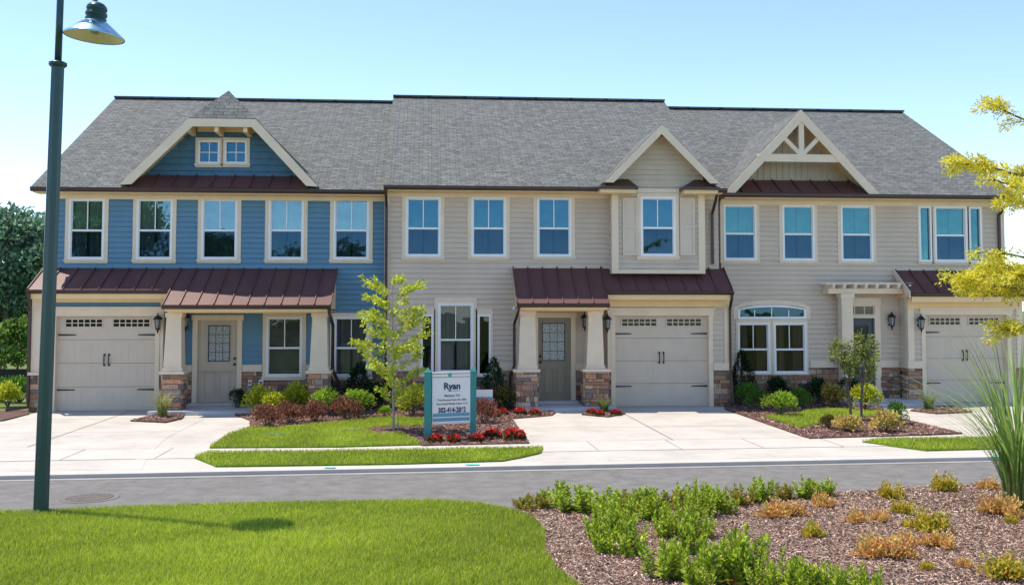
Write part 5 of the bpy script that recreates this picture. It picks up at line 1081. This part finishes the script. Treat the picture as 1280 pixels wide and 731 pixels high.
# golden tree at the right edge, trunk just outside the picture
gy = 9.6; hx = PX(1490, gy, 300); gt = thing('honey_locust', 'golden yellow leafed tree reaching in from the right edge', 'tree', (hx, gy, FZ)); rd = random.Random(12); segs, lines = [], []
trunk = [Vector((0, 0, -.1)), Vector((.03, 0, 1.5)), Vector((-.02, .02, 3.2)), Vector((.02, 0, 5.4))]; segs.append((trunk, [.085, .075, .055, .015]))
def bough(u0, v0, u1, v1, dy, sag=.12, dens=1., side=1.):
    x0, z0 = P(u0, v0, gy); x1, z1 = P(u1, v1, gy+dy); p1 = Vector((x1-hx, dy, z1-FZ)); tz = z0-FZ; p0 = Vector((0, 0, tz)); L = (p1-p0).length; pts = []
    for i in range(9):
        t = i/8; p = p0.lerp(p1, t); p.z += math.sin(t*math.pi)*sag*L+rd.gauss(0, .015); p.y += rd.gauss(0, .03); pts.append(p)
    segs.append((pts, [.03*(1-.9*i/8)+.003 for i in range(9)]))
    n = int(34*L*dens/2.2)
    for k in range(n):
        t = rd.uniform(.22, 1.); i = min(int(t*8), 7); q = pts[i].lerp(pts[i+1], t*8-i); d = (pts[i+1]-pts[i]).normalized(); s_ = Vector((0, 0, 1)).cross(d).normalized()*(1 if rd.random() < .5 else -1)
        l = rd.uniform(.14, .34)*(1.25-.5*t)*side; dd = (d*.75+s_*.75*rd.uniform(.2, 1)+Vector((0, 0, rd.uniform(-.35, .42)))).normalized(); pp = [q, q+dd*l*.5+Vector((0, 0, .01)), q+dd*l+Vector((0, 0, -.02))]; segs.append((pp, [.005, .003, .0015])); lines.append(pp)
        for j in range(2): q2 = pp[0].lerp(pp[2], rd.random()); d3 = (dd+Vector((rd.gauss(0, .6), rd.gauss(0, .6), rd.gauss(0, .35)))).normalized(); p3 = [q2, q2+d3*l*.3, q2+d3*l*.55]; lines.append(p3)
for q in [(1490, 250, 1244, 134, .3, .02, .8), (1490, 300, 1194, 203, .0, .06, .95), (1490, 320, 1238, 226, -.3, .05, .6), (1490, 400, 1210, 345, .1, .07, 1.3), (1490, 380, 1228, 318, -.2, .05, .7), (1490, 420, 1215, 358, -.3, .05, 1.3), (1490, 440, 1240, 330, .2, .03, 1.3), (1490, 460, 1254, 411, 0, .05, .9), (1490, 330, 1262, 250, .2, .0, 1.), 
          (1490, 200, 1700, 60, .2, .05, 1.), (1490, 300, 1760, 220, -.3, .05, 1.), (1490, 380, 1740, 330, .3, .05, 1.), (1490, 120, 1440, -120, .2, .02, .9), (1490, 330, 1500, 240, 1.7, .1, 1.), (1490, 330, 1600, 250, -1.2, .1, 1.), (1490, 180, 1360, 40, .2, .03, 1.)]: bough(*q)
stems_mesh('trunk', segs, M['bark'], gt, 5); fast('crown', *spray_leaves(lines, 300, (.026, .046), LEAFCOL['honey'], .36, .15, .05), M['leaf'], gt)
# wood behind on the left, and trees across the street that the windows mirror
def crown_tree(name, x, y, h, rw, trunk_h, cols, seed, label, leafs=2600, size=(.35, .7), conic=.3, lobes=22, z0=0., group=None):
    global rng; rng = np.random.default_rng(seed); rd = random.Random(seed); root = thing(name, label, 'tree', (x, y, z0), 0, group)
    t = rng.random(lobes); zc_ = trunk_h+(h-trunk_h)*(.06+.88*t); wid = rw*(1-conic*t)*np.sqrt(np.clip(1-(2*t-.9)**2*.55, .08, 1)); a = rng.uniform(0, 6.283, lobes); q = np.sqrt(rng.random(lobes))*.8
    ce = np.column_stack([np.cos(a)*wid*q, np.sin(a)*wid*q, zc_]); lr = rw*rng.uniform(.26, .46, lobes)
    segs = [([Vector((0, 0, -.2)), Vector((rd.uniform(-.2, .2), 0, h*.45)), Vector((rd.uniform(-.2, .2), 0, h*.9))], [h*.022, h*.015, h*.003])]
    for c in ce: zz = max(trunk_h*.6, c[2]-rw*.5); segs.append(([Vector((0, 0, zz)), Vector((c[0]*.5, c[1]*.5, (zz+c[2])/2)), Vector(c)], [h*.007, h*.005, h*.002]))
    ci = rng.integers(0, lobes, leafs); v = unit(rng.normal(size=(leafs, 3))); p = ce[ci]+v*(rng.random(leafs)**.4)[:, None]*lr[ci][:, None]*np.array([1, 1, .75]); tone = np.exp(rng.normal(0, .25, lobes))
    c = mix_cols(cols, leafs, .3)*tone[ci][:, None]; fast('crown', *leaf_arrays(p, v+rng.normal(size=(leafs, 3))*.7+np.array([0, 0, .2]), rng.uniform(*size, leafs), .6, np.clip(c, .003, .6)), M['leaf'], root); stems_mesh('trunk', segs, M['bark'], root, 6); return root
def far_pt(u, v, y): x, z = P(u, v, y); return x, z
for i, (u, v, y, rw, cl, lb) in enumerate([
   (8, 262, 62, 3.6, 'pine', 'tall dark pine at the left edge of the wood'), (38, 268, 66, 2.6, 'pine', 'narrow dark pine just left of the lamp post'), (58, 276, 62, 2.8, 'pine', 'dark pine mostly behind the lamp post'), (-35, 255, 64, 3.8, 'pine', 'dark pine outside the left edge'), (24, 338, 78, 3.6, 'broad', 'bushy mid green tree before the pines'), (-20, 342, 76, 3.8, 'broad', 'round mid green tree left of the bushy one'), (60, 346, 78, 3.4, 'broad', 'mid green tree half hidden by the blue house'), (44, 362, 70, 2.6, 'broad', 'lower green tree at the foot of the pines'), (4, 366, 68, 2.6, 'broad', 'lower green tree at the left edge of the wood'), (85, 290, 68, 3.2, 'pine', 'dark pine behind the blue house corner'), (120, 300, 66, 3.4, 'pine', 'dark pine behind the blue house'), (-80, 275, 60, 4.2, 'broad', 'large broad tree outside the left edge'), (-150, 285, 64, 4.2, 'broad', 'second broad tree outside the left edge'), (-230, 270, 66, 4.2, 'pine', 'far pine outside the left edge')]):
    x, z = far_pt(u, v, y); crown_tree('pine_tree' if cl == 'pine' else 'broadleaf_tree', x, y, z, rw, z*(.28 if cl == 'pine' else .08), LEAFCOL[cl], 600+i, lb, 2400 if cl == 'pine' else 5200, (.22, .45) if cl == 'pine' else (.16, .32), .55 if cl == 'pine' else .25, 20 if cl == 'pine' else 30, group='trees of the wood on the left')
x, y = G(21, 464); x, z = P(21, 392, 40); crown_tree('young_tree', x, 40, z, 1.0, .5, [(.12, .22, .04), (.18, .28, .05), (.08, .17, .03)], 630, 'young light green tree on the side lawn left of the blue house', 1300, (.14, .24), .3, 14)
for i, (u, v, s_, lb) in enumerate([(10, 509, .95, 'yellow green bush low on the side lawn'), (24, 503, 1.2, 'mid green bush beside the yellow one on the side lawn'), (2, 502, 1.1, 'green bush at the left picture edge')]): put([ys[0], gs[0], gs[1]][i], u, v, .0, lb, 'bush', None, s_)
b = MB(); fx = [P(-60, 480, 36)[0], P(38, 480, 36)[0]]; zs_ = [P(10, 493, 36)[1], P(10, 483.5, 36)[1]]; fo = thing('silt_fence', 'low black cloth fence across the side lawn', 'fence', ((fx[0]+fx[1])/2, 36, 0))
b.box(fx[0], fx[1], 36, 36.02, -.05, max(.45, zs_[1])); b.build('cloth', M['silt'], fo)
for xx in np.linspace(fx[0]+.1, fx[1]-.1, 4): b = MB(); b.box(xx-.03, xx+.03, 36.021, 36.07, -.1, .6); b.build('stake', M['bark'], fo)
for i, (x, y, h, rw, lb) in enumerate([(-22, -20, 12.5, 5.2, 'large green tree across the street, left'), (-14.5, -21, 7.4, 4.2, 'lower green tree across the street, middle'), (-7, -20, 6.6, 4.2, 'lower green tree across the street, right')]): crown_tree('broadleaf_tree', x, y, h, rw, .3, LEAFCOL['broad'], 650+i, lb, 9000, (.28, .5), .1, 40, group='trees across the street')

# ================================================================== grass and mulch chips (nobody could count them)
rng = np.random.default_rng(77)
def scatter(poly, dens, ymin=-1e9, ymax=1e9, fade=None):
    P_ = np.array([q[:2] for q in poly]); lo, hi = P_.min(0), P_.max(0); lo[1] = max(lo[1], ymin); hi[1] = min(hi[1], ymax); n = int((hi-lo).prod()*dens)
    xy = rng.uniform(lo, hi, (n, 2)); k = in_poly(xy[:, 0], xy[:, 1], poly)
    return xy[k]
def noise2(xy, s_, seed):
    r_ = np.random.default_rng(seed); o = np.zeros(len(xy))
    for i in range(6): k = r_.normal(size=2)*s_; o += np.sin(xy@k+r_.uniform(0, 6.28))
    return o/6
def lawn_grass(name, poly, z, dens, h, wd, cols, ymin=-1e9, seed=1, xmin=-1e9):
    xy = scatter(poly, dens, ymin); xy = xy[xy[:, 0] > xmin]; n = len(xy); nz = noise2(xy, 1.6, seed)+.6*noise2(xy, 7, seed+1)
    c = mix_cols(cols, n, .22)*np.exp(.30*nz)[:, None]; hh = h*rng.uniform(.55, 1.15, n)*(1+.25*nz)
    dry = rng.random(n) < .05; c[dry] = (.34, .30, .14)
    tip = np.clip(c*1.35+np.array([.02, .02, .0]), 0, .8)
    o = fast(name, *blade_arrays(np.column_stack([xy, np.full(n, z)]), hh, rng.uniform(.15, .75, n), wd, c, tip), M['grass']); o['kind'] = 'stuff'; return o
LC = [(.30, .385, .035), (.38, .455, .045), (.47, .52, .075), (.23, .32, .028)]
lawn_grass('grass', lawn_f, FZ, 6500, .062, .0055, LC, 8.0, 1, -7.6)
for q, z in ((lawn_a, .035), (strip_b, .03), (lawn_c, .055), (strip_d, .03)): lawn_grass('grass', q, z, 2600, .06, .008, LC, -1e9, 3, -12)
def chips(name, poly, z, dens, cols, size, ymin, ymax=1e9, kind='stuff', xmax=1e9):
    xy = scatter(poly, dens, ymin, ymax); xy = xy[xy[:, 0] < xmax]; n = len(xy); a = rng.uniform(0, 6.283, n); el = rng.normal(0, .35, n); d = np.column_stack([np.cos(a)*np.cos(el), np.sin(a)*np.cos(el), np.sin(el)])
    s_ = rng.uniform(*size, n)[:, None]; sd = unit(np.cross(d, rng.normal(size=(n, 3))*.4+np.array([0, 0, 1.]))); wv = s_*rng.uniform(.12, .3, (n, 1)); p = np.column_stack([xy, z+rng.uniform(0, .018, n)])
    V = np.stack([p-d*s_/2-sd*wv/2, p+d*s_/2-sd*wv*.3, p+d*s_/2+sd*wv*.4, p-d*s_/2+sd*wv/2], 1).reshape(-1, 3); b_ = np.arange(n)[:, None]*4; T = np.concatenate([b_+[0, 1, 2], b_+[0, 2, 3]], 1).reshape(-1, 3)
    o = fast(name, V, T, np.repeat(mix_cols(cols, n, .3), 4, 0), M['chip']); o['kind'] = kind
CC = [(.30, .195, .15), (.20, .125, .095), (.44, .32, .26), (.12, .075, .06), (.54, .42, .36), (.34, .21, .155)]
chips('mulch_chips', bed_f, FZ, 4200, CC, (.018, .052), 7.6, 1e9, 'stuff', 7.6)
for q in (bed_a, bed_c, bed_p1, bed_p2, bed_p3): chips('mulch_chips', q, .035, 500, [(.24, .125, .10), (.15, .08, .065), (.36, .23, .20)], (.04, .09), -1e9)
